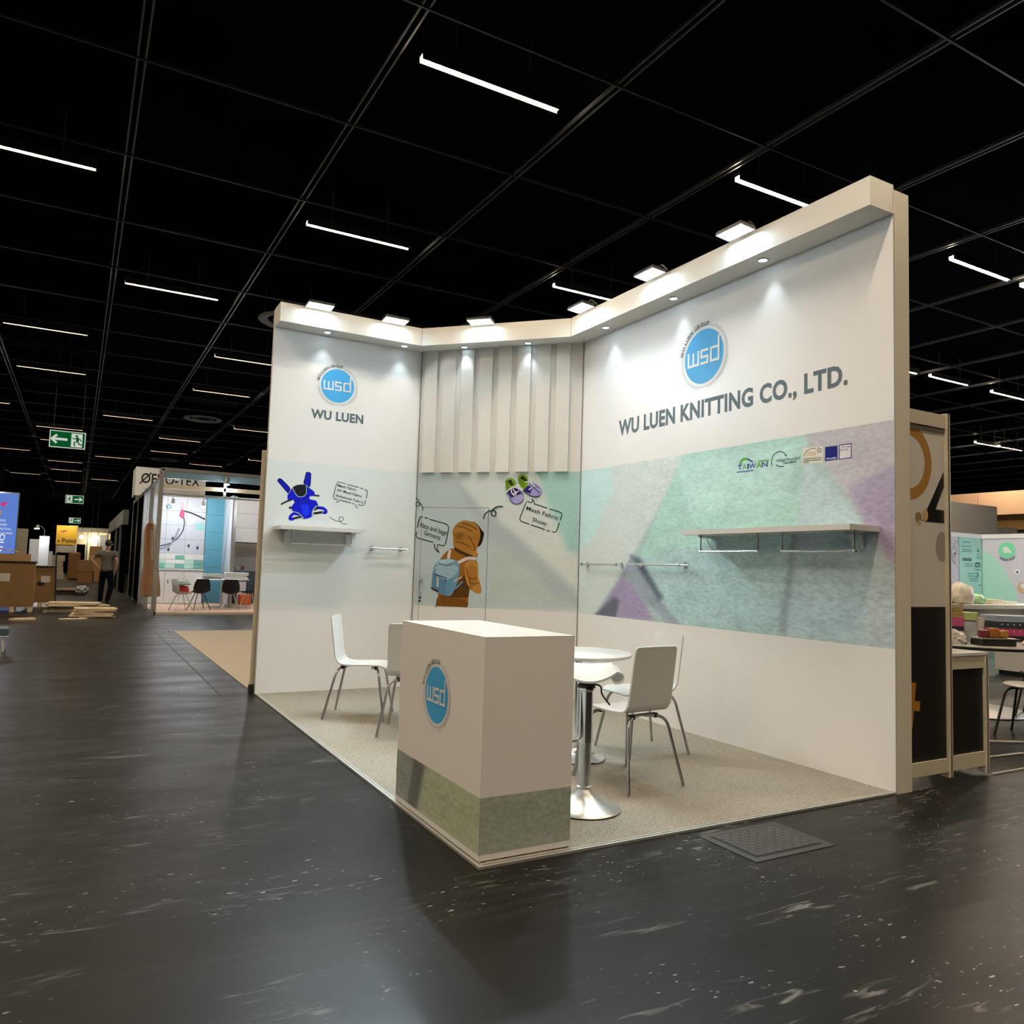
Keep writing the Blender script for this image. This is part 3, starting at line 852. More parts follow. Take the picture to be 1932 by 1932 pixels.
# ------------------------------------------------------------------ prints on the walls
HOSTS = {'L': (F_left, wall_left, 0.001), 'D': (F_diag, wall_corner, 0.001), 'R': (F_right, wall_right, 0.001)}
SQUEEZE = ('speech_bubble_print.002',)
def shift(e):
    q = lambda p: (0.012 + (p[0] + 0.095) * 0.80, p[1])
    if e[0] == 's': return (*e[:4], [q(p) for p in e[4]])
    return (*e[:3], q(e[3]), q(e[4]), e[5])
for nm, (w, items) in PRINTS.items():
    f, host, lift = HOSTS[w]
    if nm in ('child_print', 'speech_bubble_print.002', 'curl_print'):
        host, lift = leaf, 0.0052
        if nm != 'child_print': host = wall_corner
    Print(f, lift).items([shift(e) for e in items] if nm in SQUEEZE else items, nm in ('child_print', 'shoes_print', 'carrier_print')).build(nm.split('.')[0], host)

def logo(P, cx, cy, r, disc=m_blue):
    P.arc(cx, cy, r * 1.13, 100, 455, r * 0.03, m_ring, 60)
    P.arc(cx, cy, r * 1.19, -55, 62, r * 0.025, m_ring, 40)
    P.arc(cx, cy, r * 1.19, 188, 262, r * 0.025, m_ring, 30)
    P.disc(cx, cy, r * 1.075, m_inkwhite)
    P.disc(cx, cy, r, disc)
    w = r * 0.085
    def seg(*pts): P.stroke([(cx + x * r, cy + y * r) for x, y in pts], w, m_inkwhite, False)
    y0, y1 = -0.25, 0.22
    seg((-0.80, y1 + 0.04), (-0.80, y0 - 0.04)); seg((-0.54, y1), (-0.54, y0)); seg((-0.28, y1 + 0.04), (-0.28, y0 - 0.04)); seg((-0.84, y0), (-0.24, y0))
    seg((0.24, y1), (-0.16, y1)); seg((-0.12, y1), (-0.12, -0.02)); seg((-0.16, -0.02), (0.24, -0.02)); seg((0.20, -0.02), (0.20, y0)); seg((-0.16, y0), (0.24, y0))
    seg((0.76, y1), (0.34, y1)); seg((0.38, y1), (0.38, y0)); seg((0.34, y0), (0.80, y0)); seg((0.76, y0 - 0.04), (0.76, 0.62))
    P.arc_text('WU LUEN GROUP', cx, cy, r * 1.12, 172, 76, r * 0.14, m_navy, 0.02)
    P.arc_text('Fabric 4 Performance', cx, cy, r * 1.24, -78, -8, r * 0.085, m_ring, 0.0, inward=True)
P = Print(F_left, 0.001); logo(P, 0.700, 3.282, 0.184); P.build('logo_print', wall_left)
P = Print(F_left, 0.001); P.text('WU LUEN', (0.424, 2.903), (1.005, 2.903), 0.090, m_text, 0.042); P.build('lettering_print', wall_left)
P = Print(F_right, 0.001); logo(P, B - 1.80, 3.249, 0.240); P.build('logo_print', wall_right)
P = Print(F_right, 0.001); P.text('WU LUEN KNITTING CO., LTD.', (B - 3.0, 2.716), (B - 0.355, 2.726), 0.140, m_text, 0.038); P.build('lettering_print', wall_right)

# ------------------------------------------------------------------ carpet and its aluminium edge
def carpet_material(name, c0, c1, c2, spec=0.1):
    m = bpy.data.materials.new(name)
    m.use_nodes = True
    nt = m.node_tree; N, K = nt.nodes.new, nt.links.new
    p = nt.nodes['Principled BSDF']; p.inputs['Roughness'].default_value = 0.95; p.inputs['Specular IOR Level'].default_value = spec
    tc = N('ShaderNodeTexCoord')
    n1 = N('ShaderNodeTexNoise'); n1.inputs['Scale'].default_value = 130; n1.inputs['Detail'].default_value = 2
    n2 = N('ShaderNodeTexNoise'); n2.inputs['Scale'].default_value = 14; n2.inputs['Detail'].default_value = 4
    for n_ in (n1, n2): K(tc.outputs['Object'], n_.inputs['Vector'])
    x = N('ShaderNodeMix'); x.data_type = 'RGBA'; x.inputs['A'].default_value = (*c0, 1); x.inputs['B'].default_value = (*c1, 1)
    r = N('ShaderNodeMapRange'); r.inputs['From Min'].default_value = 0.35; r.inputs['From Max'].default_value = 0.65
    K(n1.outputs['Fac'], r.inputs['Value']); K(r.outputs['Result'], x.inputs['Factor'])
    y = N('ShaderNodeMix'); y.data_type = 'RGBA'; y.inputs['B'].default_value = (*c2, 1)
    r2 = N('ShaderNodeMapRange'); r2.inputs['From Min'].default_value = 0.4; r2.inputs['From Max'].default_value = 0.7; r2.inputs['To Max'].default_value = 0.5
    K(n2.outputs['Fac'], r2.inputs['Value']); K(r2.outputs['Result'], y.inputs['Factor']); K(x.outputs['Result'], y.inputs['A'])
    K(y.outputs['Result'], p.inputs['Base Color'])
    b = N('ShaderNodeBump'); b.inputs['Strength'].default_value = 0.6; b.inputs['Distance'].default_value = 0.004
    K(n1.outputs['Fac'], b.inputs['Height']); K(b.outputs['Normal'], p.inputs['Normal'])
    return m
carpet = thing('carpet', 'speckled grey beige carpet laid inside the white stand', 'carpet')
CT = 0.010
prism('pile', [(0.03, 0.03), (W, 0.03), (W, B), (A, L), (0.03, L)], 0.001, CT, carpet_material('stand_carpet', (0.20, 0.185, 0.155), (0.38, 0.355, 0.30), (0.30, 0.285, 0.25)), carpet)
m_strip_alu = mat('edge_strip_white_alu', (0.66, 0.66, 0.64), rough=0.35, metal=0.7, var=0.05, stretch=(8, 1, 1))
prism('edge_strip', [(0, 0), (0.032, 0.032), (0.032, L), (0, L)], 0.0, CT + 0.002, m_strip_alu, carpet)
prism('edge_strip', [(0, 0), (W, 0), (W, 0.032), (0.032, 0.032)], 0.0, CT + 0.002, m_strip_alu, carpet)
box('rib', 0.018, 0.021, 0.03, L, CT + 0.002, CT + 0.0035, m_seam, carpet); box('rib', 0.03, W, 0.018, 0.021, CT + 0.002, CT + 0.0035, m_seam, carpet)

# ------------------------------------------------------------------ floodlights over the canopy and recessed spots
def make_flood(loc, rz, label):
    t = thing('floodlight', label, 'lamp', loc, rz, 'floodlights along the canopy')
    # local: +Y points to the wall; the face looks down and a little into the stand
    tilt = Matrix.Rotation(radians(-5), 4, 'X')
    def tilted(o): o.matrix_local = tilt; return o
    tilted(box('housing', -0.135, 0.135, -0.075, 0.075, 0.004, 0.028, m_black, t, 0.006))
    bm = bmesh.new(); add_box(bm, -0.128, 0.128, -0.068, 0.068, 0.0, 0.004)
    bmesh.ops.recalc_face_normals(bm, faces=bm.faces)
    tilted(mesh_from('lens', bm, m_flood, t))
    bm = bmesh.new()
    for x0, x1, y0, y1 in ((-0.135, 0.135, -0.075, -0.068), (-0.135, 0.135, 0.068, 0.075), (-0.135, -0.128, -0.068, 0.068), (0.128, 0.135, -0.068, 0.068)):
        add_box(bm, x0, x1, y0, y1, -0.004, 0.004)
    tilted(mesh_from('bezel', bm, mat('lamp_grey', (0.30, 0.30, 0.31), rough=0.4, metal=0.5), t))
    for s in (-1, 1):
        tube('bracket', rounded([(s * 0.10, 0.02, 0.03), (s * 0.10, 0.05, 0.07), (s * 0.06, 0.16, 0.05), (s * 0.06, 0.16, 0.016)], 0.02), 0.006, m_black, t, 8)
    ld = bpy.data.lights.new('flood_beam', 'SPOT')
    ld.energy = BEAM; ld.color = COOL; ld.spot_size = radians(128); ld.spot_blend = 1.0; ld.shadow_soft_size = 0.05
    lo = link(bpy.data.objects.new('flood_beam', ld), t)
    lo.location = (0, -0.02, -0.065)
    lo.rotation_euler = Vector((0, -1.0, -0.62)).to_track_quat('-Z', 'Y').to_euler()
    return t
for s, lab in ((0.372, 'white glowing floodlight over the left wall, nearest its outer end'), (1.20, 'white glowing floodlight over the left wall, beside the slanted wall')):
    make_flood((s, L - D - 0.115, 4.005), 0, lab)
mid = (Vector((*Bp, 0)) + Vector((*Cp, 0))) / 2
ang = math.atan2(tdir.y, tdir.x)
q = mid + F_diag.n * 0.115
make_flood((q.x - tdir.x * 0.12, q.y - tdir.y * 0.12, 4.005), ang, 'white glowing floodlight over the slanted corner wall')
for y, lab in ((3.20, 'white glowing floodlight over the right wall, nearest the slanted wall'), (2.12, 'white glowing floodlight over the right wall, middle of its three'), (1.09, 'white glowing floodlight over the right wall, nearest the front')):
    make_flood((W - D - 0.115, y, 4.005), -pi / 2, lab)

def make_spot(x, y, wallpt, label):
    t = thing('recessed_spotlight', label, 'lamp', (x, y, HB), 0, 'recessed spots under the canopy')
    lathe('bezel', [(0.032, -0.001), (0.034, -0.006), (0.046, -0.005), (0.048, 0.0), (0.032, 0.0)], m_chrome, t)
    lathe('lens', [(0.0, -0.004), (0.031, -0.003), (0.031, 0.0)], m_spotlens, t)
    ld = bpy.data.lights.new('spot_beam', 'SPOT')
    ld.energy = SPOT; ld.color = (0.84, 0.97, 1.0); ld.spot_size = radians(64); ld.spot_blend = 0.75; ld.shadow_soft_size = 0.03
    lo = bpy.data.objects.new('spot_beam', ld)
    link(lo, t)
    lo.location = (0, 0, -0.02)
    d = Vector(wallpt)
    lo.rotation_euler = d.to_track_quat('-Z', 'Y').to_euler()
spots = [((0.526, 4.91), (0, 0.18, -1), 'recessed spot under the left canopy, above the round logo'),
         ((1.405, 4.915), (0, 0.18, -1), 'recessed spot under the left canopy, beside the corner'),
         ((1.98, 4.56), (-nd.x * 0.18, -nd.y * 0.18, -1), 'recessed spot under the slanted canopy, left one'),
         ((2.487, 4.01), (-nd.x * 0.18, -nd.y * 0.18, -1), 'recessed spot under the slanted canopy, right one'),
         ((2.858, 3.088), (0.18, 0, -1), 'recessed spot under the right canopy, beside the corner'),
         ((2.858, 2.067), (0.18, 0, -1), 'recessed spot under the right canopy, above the big round logo'),
         ((2.858, 1.027), (0.18, 0, -1), 'recessed spot under the right canopy, nearest the front')]
for (x, y), d, lab in spots: make_spot(x, y, d, lab)

# ------------------------------------------------------------------ shelves and hanging bars
def shelf(frame, s0, s1, zt, depth, rails, brackets, label):
    t = tag(empty('wall_shelf', frame.p((s0 + s1) / 2, zt - 0.04, 0.002)), label, 'shelf')
    inv = t.location
    def put(o):
        o.location = -inv; return o
    bm = bmesh.new()
    vs = [frame.p(s, z, h) for s in (s0, s1) for h in (0.001, depth) for z in (zt - 0.038, zt)]
    vv = [bm.verts.new(v) for v in vs]
    for qd in ((0, 1, 3, 2), (4, 6, 7, 5), (0, 4, 5, 1), (2, 3, 7, 6), (0, 2, 6, 4), (1, 5, 7, 3)): bm.faces.new([vv[i] for i in qd])
    bmesh.ops.recalc_face_normals(bm, faces=bm.faces)
    put(mesh_from('board', bm, m_gloss, t))
    for r0, r1, hh in rails:
        z0 = zt - 0.038
        bm = bmesh.new()
        add_tube(bm, [frame.p(r0 - 0.012, z0 - 0.135, hh), frame.p(r1 + 0.012, z0 - 0.135, hh)], 0.0085, 10)
        rail = put(mesh_from('hanging_rail', bm, m_chrome, t, smooth=True))
        for r in (r0, r1):
            bm = bmesh.new()
            add_tube(bm, [frame.p(r, z0 - 0.135, hh), frame.p(r, z0 - 0.004, hh)], 0.0055, 8)
            add_tube(bm, [frame.p(r, z0 - 0.006, hh), frame.p(r, z0, hh)], 0.016, 12)
            bmesh.ops.create_uvsphere(bm, u_segments=10, v_segments=6, radius=0.012, matrix=Matrix.Translation(frame.p(r, z0 - 0.135, hh)))
            bmesh.ops.recalc_face_normals(bm, faces=bm.faces)
            put(mesh_from('hanger', bm, m_chrome, t, smooth=True))
    for b_ in brackets:
        z0 = zt - 0.038
        bm = bmesh.new()
        add_tube(bm, rounded([frame.p(b_, z0 - 0.12, 0.002), frame.p(b_, z0 - 0.12, 0.02), frame.p(b_, z0 - 0.012, 0.02), frame.p(b_, z0 - 0.012, depth * 0.72), frame.p(b_, z0, depth * 0.72)], 0.02), 0.009, 8)
        put(mesh_from('bracket', bm, m_chair, t, smooth=True))
        bm = bmesh.new()
        add_tube(bm, rounded([frame.p(b_, z0 - 0.125, 0.012), frame.p(b_, z0 - 0.10, 0.10), frame.p(b_, z0 - 0.02, 0.14)], 0.05), 0.005, 8)
        put(mesh_from('brace', bm, m_chrome, t, smooth=True))
    return t
shelf(F_right, B - 1.712, B - 0.11, 1.715, 0.305, [(B - 1.57, B - 0.962, 0.22), (B - 0.735, B - 0.138, 0.22)], [B - 1.59 + 0.0, B - 0.226], 'long white wall shelf with two chrome rails on the mint right wall')
shelf(F_left, 0.10, 0.985, 1.722, 0.30, [(0.248, 0.867, 0.20)], [0.20, 0.86], 'short white wall shelf with one chrome rail under the blue carrier picture')
def wall_bar(frame, s0, s1, z, label, mounts):
    t = tag(empty('hanging_bar', frame.p((s0 + s1) / 2, z, 0.001)), label, 'rail', 'chrome hanging bars on the stand walls')
    inv = t.location
    bm = bmesh.new(); add_tube(bm, [frame.p(s0, z, 0.075), frame.p(s1, z, 0.075)], 0.010, 12)
    o = mesh_from('rod', bm, m_chrome, t, smooth=True); o.location = -inv
    for s in mounts:
        bm = bmesh.new()
        add_tube(bm, [frame.p(s, z, 0.001), frame.p(s, z, 0.008)], 0.026, 16)
        add_tube(bm, [frame.p(s, z, 0.005), frame.p(s, z, 0.07)], 0.009, 10)
        add_tube(bm, [frame.p(s - 0.014, z, 0.075), frame.p(s + 0.014, z, 0.075)], 0.016, 12)
        bmesh.ops.recalc_face_normals(bm, faces=bm.faces)
        o = mesh_from('mount', bm, m_chrome, t, smooth=True); o.location = -inv
wall_bar(F_left, 1.125, 1.55, 1.533, 'chrome hanging bar on the left wall beside the short shelf', (1.165, 1.50))
wall_bar(F_right, -0.008 + 0.10, B - 2.80, 1.425, 'chrome hanging bar on the right wall, nearest the corner', (0.16, B - 2.90))
wall_bar(F_right, B - 2.70, B - 1.87, 1.432, 'chrome hanging bar on the right wall, between corner bar and long shelf', (B - 2.60, B - 1.99))

# ------------------------------------------------------------------ counter
cx0, cx1, cy0, cy1, cz = 0.02, 0.522, 0.05, 1.105, 1.035
counter = thing('reception_counter', 'white box counter with a round blue logo at the carpet corner', 'counter', ((cx0 + cx1) / 2, (cy0 + cy1) / 2, 0.012))
off = counter.location.copy()
def cbox(*a, **k):
    o = box(*a, **k); o.location = -off; return o
cbox('body', cx0, cx1, cy0, cy1, 0.016, cz - 0.004, m_white, counter)
cbox('top', cx0, cx1, cy0, cy1, cz - 0.004, cz, mat('counter_top_dimmed', (0.60, 0.595, 0.58), rough=0.3, var=0.02), counter)  # the white top is darkened in colour to hold down the strong light
cbox('plinth', cx0 + 0.03, cx1 - 0.03, cy0 + 0.03, cy1 - 0.03, 0.0115, 0.016, m_black, counter)
F_cl = Frame((cx0, cy1, 0), (0, -1, 0), (0, 0, 1)); F_cf = Frame((cx0, cy0, 0), (1, 0, 0), (0, 0, 1))
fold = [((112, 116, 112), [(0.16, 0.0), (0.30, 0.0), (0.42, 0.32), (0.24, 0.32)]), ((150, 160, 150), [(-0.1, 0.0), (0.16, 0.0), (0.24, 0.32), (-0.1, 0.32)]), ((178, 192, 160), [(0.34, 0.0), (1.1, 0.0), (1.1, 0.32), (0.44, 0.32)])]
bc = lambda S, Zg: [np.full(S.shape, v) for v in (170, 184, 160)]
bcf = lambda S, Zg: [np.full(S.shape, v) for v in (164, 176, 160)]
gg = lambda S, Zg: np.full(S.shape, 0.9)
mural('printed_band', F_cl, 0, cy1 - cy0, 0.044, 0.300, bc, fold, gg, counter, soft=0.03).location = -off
mural('printed_band', F_cf, 0, cx1 - cx0, 0.044, 0.300, bcf, [], gg, counter).location = -off
P = Print(F_cl, 0.0008); logo(P, cy1 - 0.580, 0.687, 0.146); o = P.build('logo_print', counter); o.location = -off
# ------------------------------------------------------------------ chairs
def sheet(bm, prof, width, thick, bow=0.0, nx=8, corner=None):
    """bend a sheet along prof (y, z); width(i) half width per row"""
    n = len(prof)
    top, bot = [], []
    for i, (y, z) in enumerate(prof):
        a, b = prof[max(i - 1, 0)], prof[min(i + 1, n - 1)]
        t = Vector((0, b[0] - a[0], b[1] - a[1])).normalized()
        nn = Vector((0, -t.z, t.y))
        hw = width(i)
        rt, rb = [], []
        for k in range(nx + 1):
            u = -1 + 2 * k / nx
            p = Vector((u * hw, y, z)) + nn * (bow * (u * u))
            rt.append(bm.verts.new(p)); rb.append(bm.verts.new(p - nn * thick))
        top.append(rt); bot.append(rb)
    for i in range(n - 1):
        for k in range(nx):
            bm.faces.new((top[i][k], top[i][k + 1], top[i + 1][k + 1], top[i + 1][k]))
            bm.faces.new((bot[i][k], bot[i + 1][k], bot[i + 1][k + 1], bot[i][k + 1]))
        for k in (0, nx):
            bm.faces.new((top[i][k], top[i + 1][k], bot[i + 1][k], bot[i][k]))
    for i in (0, n - 1):
        for k in range(nx):
            bm.faces.new((top[i][k], bot[i][k], bot[i][k + 1], top[i][k + 1]))
    bmesh.ops.recalc_face_normals(bm, faces=bm.faces)
SEAT_PROF = [(0.235, 0.432), (0.215, 0.447), (0.18, 0.456), (0.12, 0.458), (0.04, 0.455), (-0.05, 0.452), (-0.12, 0.455), (-0.16, 0.463), (-0.185, 0.482), (-0.198, 0.508)]
BACK_PROF = [(-0.198, 0.508), (-0.206, 0.55), (-0.216, 0.62), (-0.228, 0.70), (-0.240, 0.78), (-0.250, 0.845), (-0.254, 0.868), (-0.256, 0.880)]
def seat_w(i): return [0.16, 0.185, 0.193, 0.195, 0.195, 0.193, 0.19, 0.187, 0.184, 0.182][i]
def back_w(i): return [0.184, 0.183, 0.182, 0.181, 0.180, 0.179, 0.176, 0.164][i]
def make_chair(label, shell, leg, name='side_chair', cat='chair'):
    t = thing(name, label, cat)
    bm = bmesh.new(); sheet(bm, SEAT_PROF, seat_w, 0.012, 0.0)
    mesh_from('seat', bm, shell, t, smooth=True)
    bm = bmesh.new(); sheet(bm, BACK_PROF, back_w, 0.012, 0.006)
    mesh_from('backrest', bm, shell, t, smooth=True)
    for sx in (-1, 1):
        for fy, yf, yt in ((1, 0.255, 0.12), (-1, -0.275, -0.12)):
            path = rounded([(sx * 0.02, yt, 0.432), (sx * 0.165, yt + fy * 0.06, 0.425), (sx * 0.235, yf, 0.0)], 0.07, 6)
            bm = bmesh.new(); add_tube(bm, path, 0.0105, 10)
            bmesh.ops.recalc_face_normals(bm, faces=bm.faces)
            mesh_from('leg', bm, leg, t, smooth=True)
            bm = bmesh.new(); add_box(bm, sx * 0.10 - 0.014, sx * 0.10 + 0.014, yt + fy * 0.03 - 0.014, yt + fy * 0.03 + 0.014, 0.416, 0.446, 0.003)
            mesh_from('mount', bm, m_black, t)
    for yt in (-0.12, 0.12):
        bm = bmesh.new(); add_tube(bm, [(-0.12, yt, 0.434), (0.12, yt, 0.434)], 0.0095, 8)
        mesh_from('seat_frame', bm, leg, t, smooth=True)
    return t
GZ = CT + 0.004
m_leg = m_steel
ch = make_chair('white side chair by the left wall, facing right under the short shelf', m_chair, m_leg)
ch['group'] = 'white side chairs on the carpet'
def place(o, x, y, face):
    """face = the direction the sitter looks, in degrees from +X"""
    o.location = (x, y, GZ); o.rotation_euler = (0, 0, radians(face - 90))
place(ch, 0.62, 3.58, -30)
for x, y, face, lab in ((0.80, 2.80, 60, 'white side chair half hidden behind the white counter, only back edge and legs showing'),
                        (1.54, 0.92, 95, 'white side chair nearest the front, its back turned, beside the bar stool'),
                        (2.165, 1.56, 176, 'white side chair close to the right wall, facing left to the round table')):
    c = copy_tree(ch, (0, 0, 0), 0, lab)
    place(c, x, y, face)

# ------------------------------------------------------------------ round tables
def make_table(label):
    t = thing('round_table', label, 'table', group='white round tables on the carpet')
    lathe('tabletop', [(0, 0.728), (0.36, 0.728), (0.374, 0.732), (0.378, 0.742), (0.376, 0.752), (0.368, 0.757), (0, 0.757)], m_chair, t, seg=56)
    lathe('base_plate', [(0, 0), (0.196, 0.0), (0.200, 0.004), (0.198, 0.010), (0.17, 0.018), (0.08, 0.034), (0.045, 0.05), (0.03, 0.075), (0, 0.075)], m_chrome, t, seg=40)
    tube('column', [(0, 0, 0.06), (0, 0, 0.715)], 0.026, m_chrome, t, 20)
    lathe('top_plate', [(0, 0.708), (0.11, 0.712), (0.11, 0.728), (0, 0.728)], m_black, t)
    return t
tb = make_table('white round table with chrome column behind the bar stool')
tb.location = (1.565, 1.53, GZ)
tb2 = copy_tree(tb, (1.20, 3.22, GZ), 0.4, 'white round table almost hidden behind the counter, only its left edge showing')

# ------------------------------------------------------------------ bar stool
st = thing('bar_stool', 'white wave seat bar stool on a chrome column beside the counter', 'stool', (0.935, 0.530, GZ), radians(-32))
lathe('base', [(0, 0), (0.206, 0.0), (0.212, 0.004), (0.208, 0.010), (0.17, 0.026), (0.12, 0.046), (0.08, 0.068), (0.055, 0.092), (0.042, 0.115), (0, 0.115)], m_alu, st, seg=48)
lathe('lower_column', [(0, 0.11), (0.044, 0.11), (0.044, 0.125), (0.037, 0.13), (0.036, 0.385), (0, 0.385)], m_alu, st)
lathe('upper_sleeve', [(0, 0.37), (0.040, 0.37), (0.041, 0.38), (0.041, 0.66), (0.046, 0.665), (0.046, 0.676), (0, 0.676)], m_chrome, st)
lathe('seat_collar', [(0, 0.672), (0.052, 0.676), (0.052, 0.69), (0.036, 0.705), (0.036, 0.738), (0, 0.738)], m_black, st)
tube('lever', rounded([(0.03, 0.0, 0.70), (0.085, -0.01, 0.69), (0.085, -0.01, 0.645), (0.135, -0.02, 0.585)], 0.02), 0.005, m_black, st, 8)
tube('footrest', rounded([(-0.03, -0.025, 0.655), (-0.03, -0.05, 0.39), (-0.10, -0.06, 0.375), (-0.26, -0.06, 0.375), (-0.26, 0.14, 0.375), (-0.10, 0.14, 0.375), (-0.03, 0.05, 0.39), (-0.03, 0.025, 0.655)], 0.03), 0.008, m_chrome, st, 10)
bm = bmesh.new()
# wave seat: dished across, both ends rolled over into a lip, back edge lifted
prof = []
for i in range(15):
    u = -1 + 2 * i / 14
    prof.append((0.158 * u, 0.052 * abs(u) ** 2.0))
lip = [(0.158 + 0.036 * sin(a_) * 1.15, 0.052 - 0.034 + 0.034 * cos(a_)) for a_ in (radians(k) for k in (20, 40, 60, 80, 100, 125, 150, 175, 205))]
prof = [(-x, z) for x, z in reversed(lip)] + prof + lip
NY = 12
topv, botv = [], []
for i, (px, pz) in enumerate(prof):
    a_, b_ = prof[max(i - 1, 0)], prof[min(i + 1, len(prof) - 1)]
    t_ = Vector((b_[0] - a_[0], b_[1] - a_[1])).normalized()
    rt, rb = [], []
    for j in range(NY + 1):
        v = -1 + 2 * j / NY
        lift = (0.050 * max(v, 0) ** 2 - 0.006 * max(-v, 0) ** 2) * max(0.0, 1 - (px / 0.17) ** 2)
        y = v * 0.185 * (1 - 1.6 * px * px)
        rt.append(bm.verts.new((px, y, 0.742 + pz + lift))); rb.append(bm.verts.new((px + t_.y * 0.012, y * 0.99, 0.742 + pz + lift - t_.x * 0.012)))
    topv.append(rt); botv.append(rb)
NX = len(prof) - 1
for i in range(NX):
    for j in range(NY):
        bm.faces.new((topv[i][j], topv[i + 1][j], topv[i + 1][j + 1], topv[i][j + 1]))
        bm.faces.new((botv[i][j], botv[i][j + 1], botv[i + 1][j + 1], botv[i + 1][j]))
    for j in (0, NY): bm.faces.new((topv[i][j], topv[i + 1][j], botv[i + 1][j], botv[i][j]))
for j in range(NY):
    for i in (0, NX): bm.faces.new((topv[i][j], topv[i][j + 1], botv[i][j + 1], botv[i][j]))
bmesh.ops.recalc_face_normals(bm, faces=bm.faces)
mesh_from('seat', bm, m_chair, st, smooth=True)

# ------------------------------------------------------------------ hall strip lights
PROTO = {}
def strip(x0, y, lit=True, label=''):
    key = 'lit' if lit else 'dim'
    if key not in PROTO:
        t = thing('ceiling_strip_light', label, 'lamp', group='ceiling strip lights')
        box('housing', 0, 1.5, -0.04, 0.04, 0.03, 0.10, m_black, t)
        box('diffuser', 0.01, 1.49, -0.033, 0.033, 0.0, 0.03, m_strip if lit else m_stripdim, t)
        for s_ in (-1, 1): box('louvre_side', 0, 1.5, *sorted((s_ * 0.034, s_ * 0.038)), -0.020, 0.03, mat('louvre_dark', (0.010, 0.009, 0.008), rough=0.7, spec=0.1), t)
        tube('hanger', [(0.35, 0, 0.10), (0.35, 0, 0.6)], 0.006, m_rail, t, 6)
        tube('hanger', [(1.15, 0, 0.10), (1.15, 0, 0.6)], 0.006, m_rail, t, 6)
        PROTO[key] = t
    else:
        t = copy_tree(PROTO[key], (0, 0, 0), 0, label)
    t.location = (x0, y, CZ - 0.015)
    return t
LIT = [(0.8, 7.25), (-1.24, 11.25), (-3.25, 15.2), (4.80, 3.24), (4.85, 7.33), (0.8, 15.37), (-3.25, 19.28), (0.84, 19.45), (9.0, 3.24), (-1.20, 25.45), (-3.25, 7.15),
       (13.0, 7.34), (14.88, 7.30), (17.4, 7.35), (24.0, 11.55), (25.3, 11.5), (0.84, 29.5), (-5.27, 25.2), (-1.2, 37.55), (2.9, 37.5), (-3.2, 41.2), (-3.2, 45.6), (-1.2, 50.0),
       (-3.2, 53.5), (10.85, 3.25), (2.9, 25.3), (0.86, 33.75), (4.98, 33.8), (-5.3, 37.6), (-5.3, 49.6), (-3.24, 33.2), (-3.24, 29.54)]
DIM = [(-3.25, 17.0), (-3.25, 21.1), (0.8, 21.2)]
AROUND = [(-3.25, 3.1), (0.8, 3.2), (-7.3, 7.2), (-7.3, 3.1), (-7.3, 15.2), (-7.3, 11.2), (-7.3, 19.3), (-11.4, 7.2), (-11.4, 3.1)]  # strips outside the seen ceiling, added for warm ambient light
AROUND += [(x, y) for y in (-0.9, -5.0, -9.1) for x in (-11.4, -7.3, -3.25, 0.8, 4.85)]
def column(x):
    if x < -6: return 'in the outermost left column'
    if x < -4.5: return 'in the left column by the dark drapes'
    if x < -2.5: return 'in the column left of the aisle'
    if x < -0.5: return 'in the column over the aisle'
    if x < 1.5: return 'in the column right of the aisle'
    if x < 3.5: return 'in the second column right of the aisle'
    if x < 6: return 'in the column behind the right wall'
    if x < 9.5: return 'right of the stand, nearest the wall top'
    return 'far right over the neighbouring stands'
ORD = ['nearest', 'second nearest', 'third nearest', 'fourth nearest', 'fifth nearest', 'sixth nearest', 'seventh nearest', 'eighth nearest', 'ninth nearest', 'tenth nearest', 'eleventh nearest', 'twelfth nearest', 'thirteenth nearest', 'fourteenth nearest', 'fifteenth nearest', 'sixteenth nearest', 'seventeenth nearest', 'eighteenth nearest']
cnt = {}
for x, y in sorted(LIT + AROUND, key=lambda q: (q[1], q[0])):
    c_ = column(x)
    if y > 40: c_ = c_.replace('in the', 'far down the aisle, in the')
    k = cnt.get(c_, 0); cnt[c_] = k + 1
    strip(x, y, True, 'lit ceiling strip %s, %s' % (c_, ORD[k]))
for (x, y), lab in zip(DIM, ('unlit dim ceiling strip left of the aisle, nearer one', 'unlit dim ceiling strip left of the aisle, farther one', 'unlit dim ceiling strip right of the aisle')):
    strip(x, y, False, lab)

# round ceiling vents
def vent(x, y, label):
    t = thing('ceiling_vent', label, 'vent', (x, y, 6.0), 0, 'round ceiling vents')
    lathe('ring', [(0.60, 0.05), (0.61, 0.03), (0.56, 0.0), (0.44, 0.03), (0.43, 0.05), (0.55, 0.05)], mat('vent_grey', (0.16, 0.155, 0.145), rough=0.6), t, seg=40)
    lathe('inner_ring', [(0.33, 0.05), (0.34, 0.03), (0.28, 0.02), (0.26, 0.05)], mat('vent_core', (0.06, 0.058, 0.055), rough=0.6), t, seg=32)
    for k in range(4):
        a_ = k * pi / 2 + 0.4
        tube('spoke', [(0.27 * cos(a_), 0.27 * sin(a_), 0.05), (0.58 * cos(a_), 0.58 * sin(a_), 0.05), (0.58 * cos(a_), 0.58 * sin(a_), 0.6)], 0.012, m_black, t, 6)
vent(1.75, 24.4, 'round grey ceiling vent above the far left stand, nearer of two'); vent(1.73, 37.3, 'round grey ceiling vent far back above the left stand')
vent(1.70, 11.95, 'big dark round ceiling vent half hidden behind the left wall top')

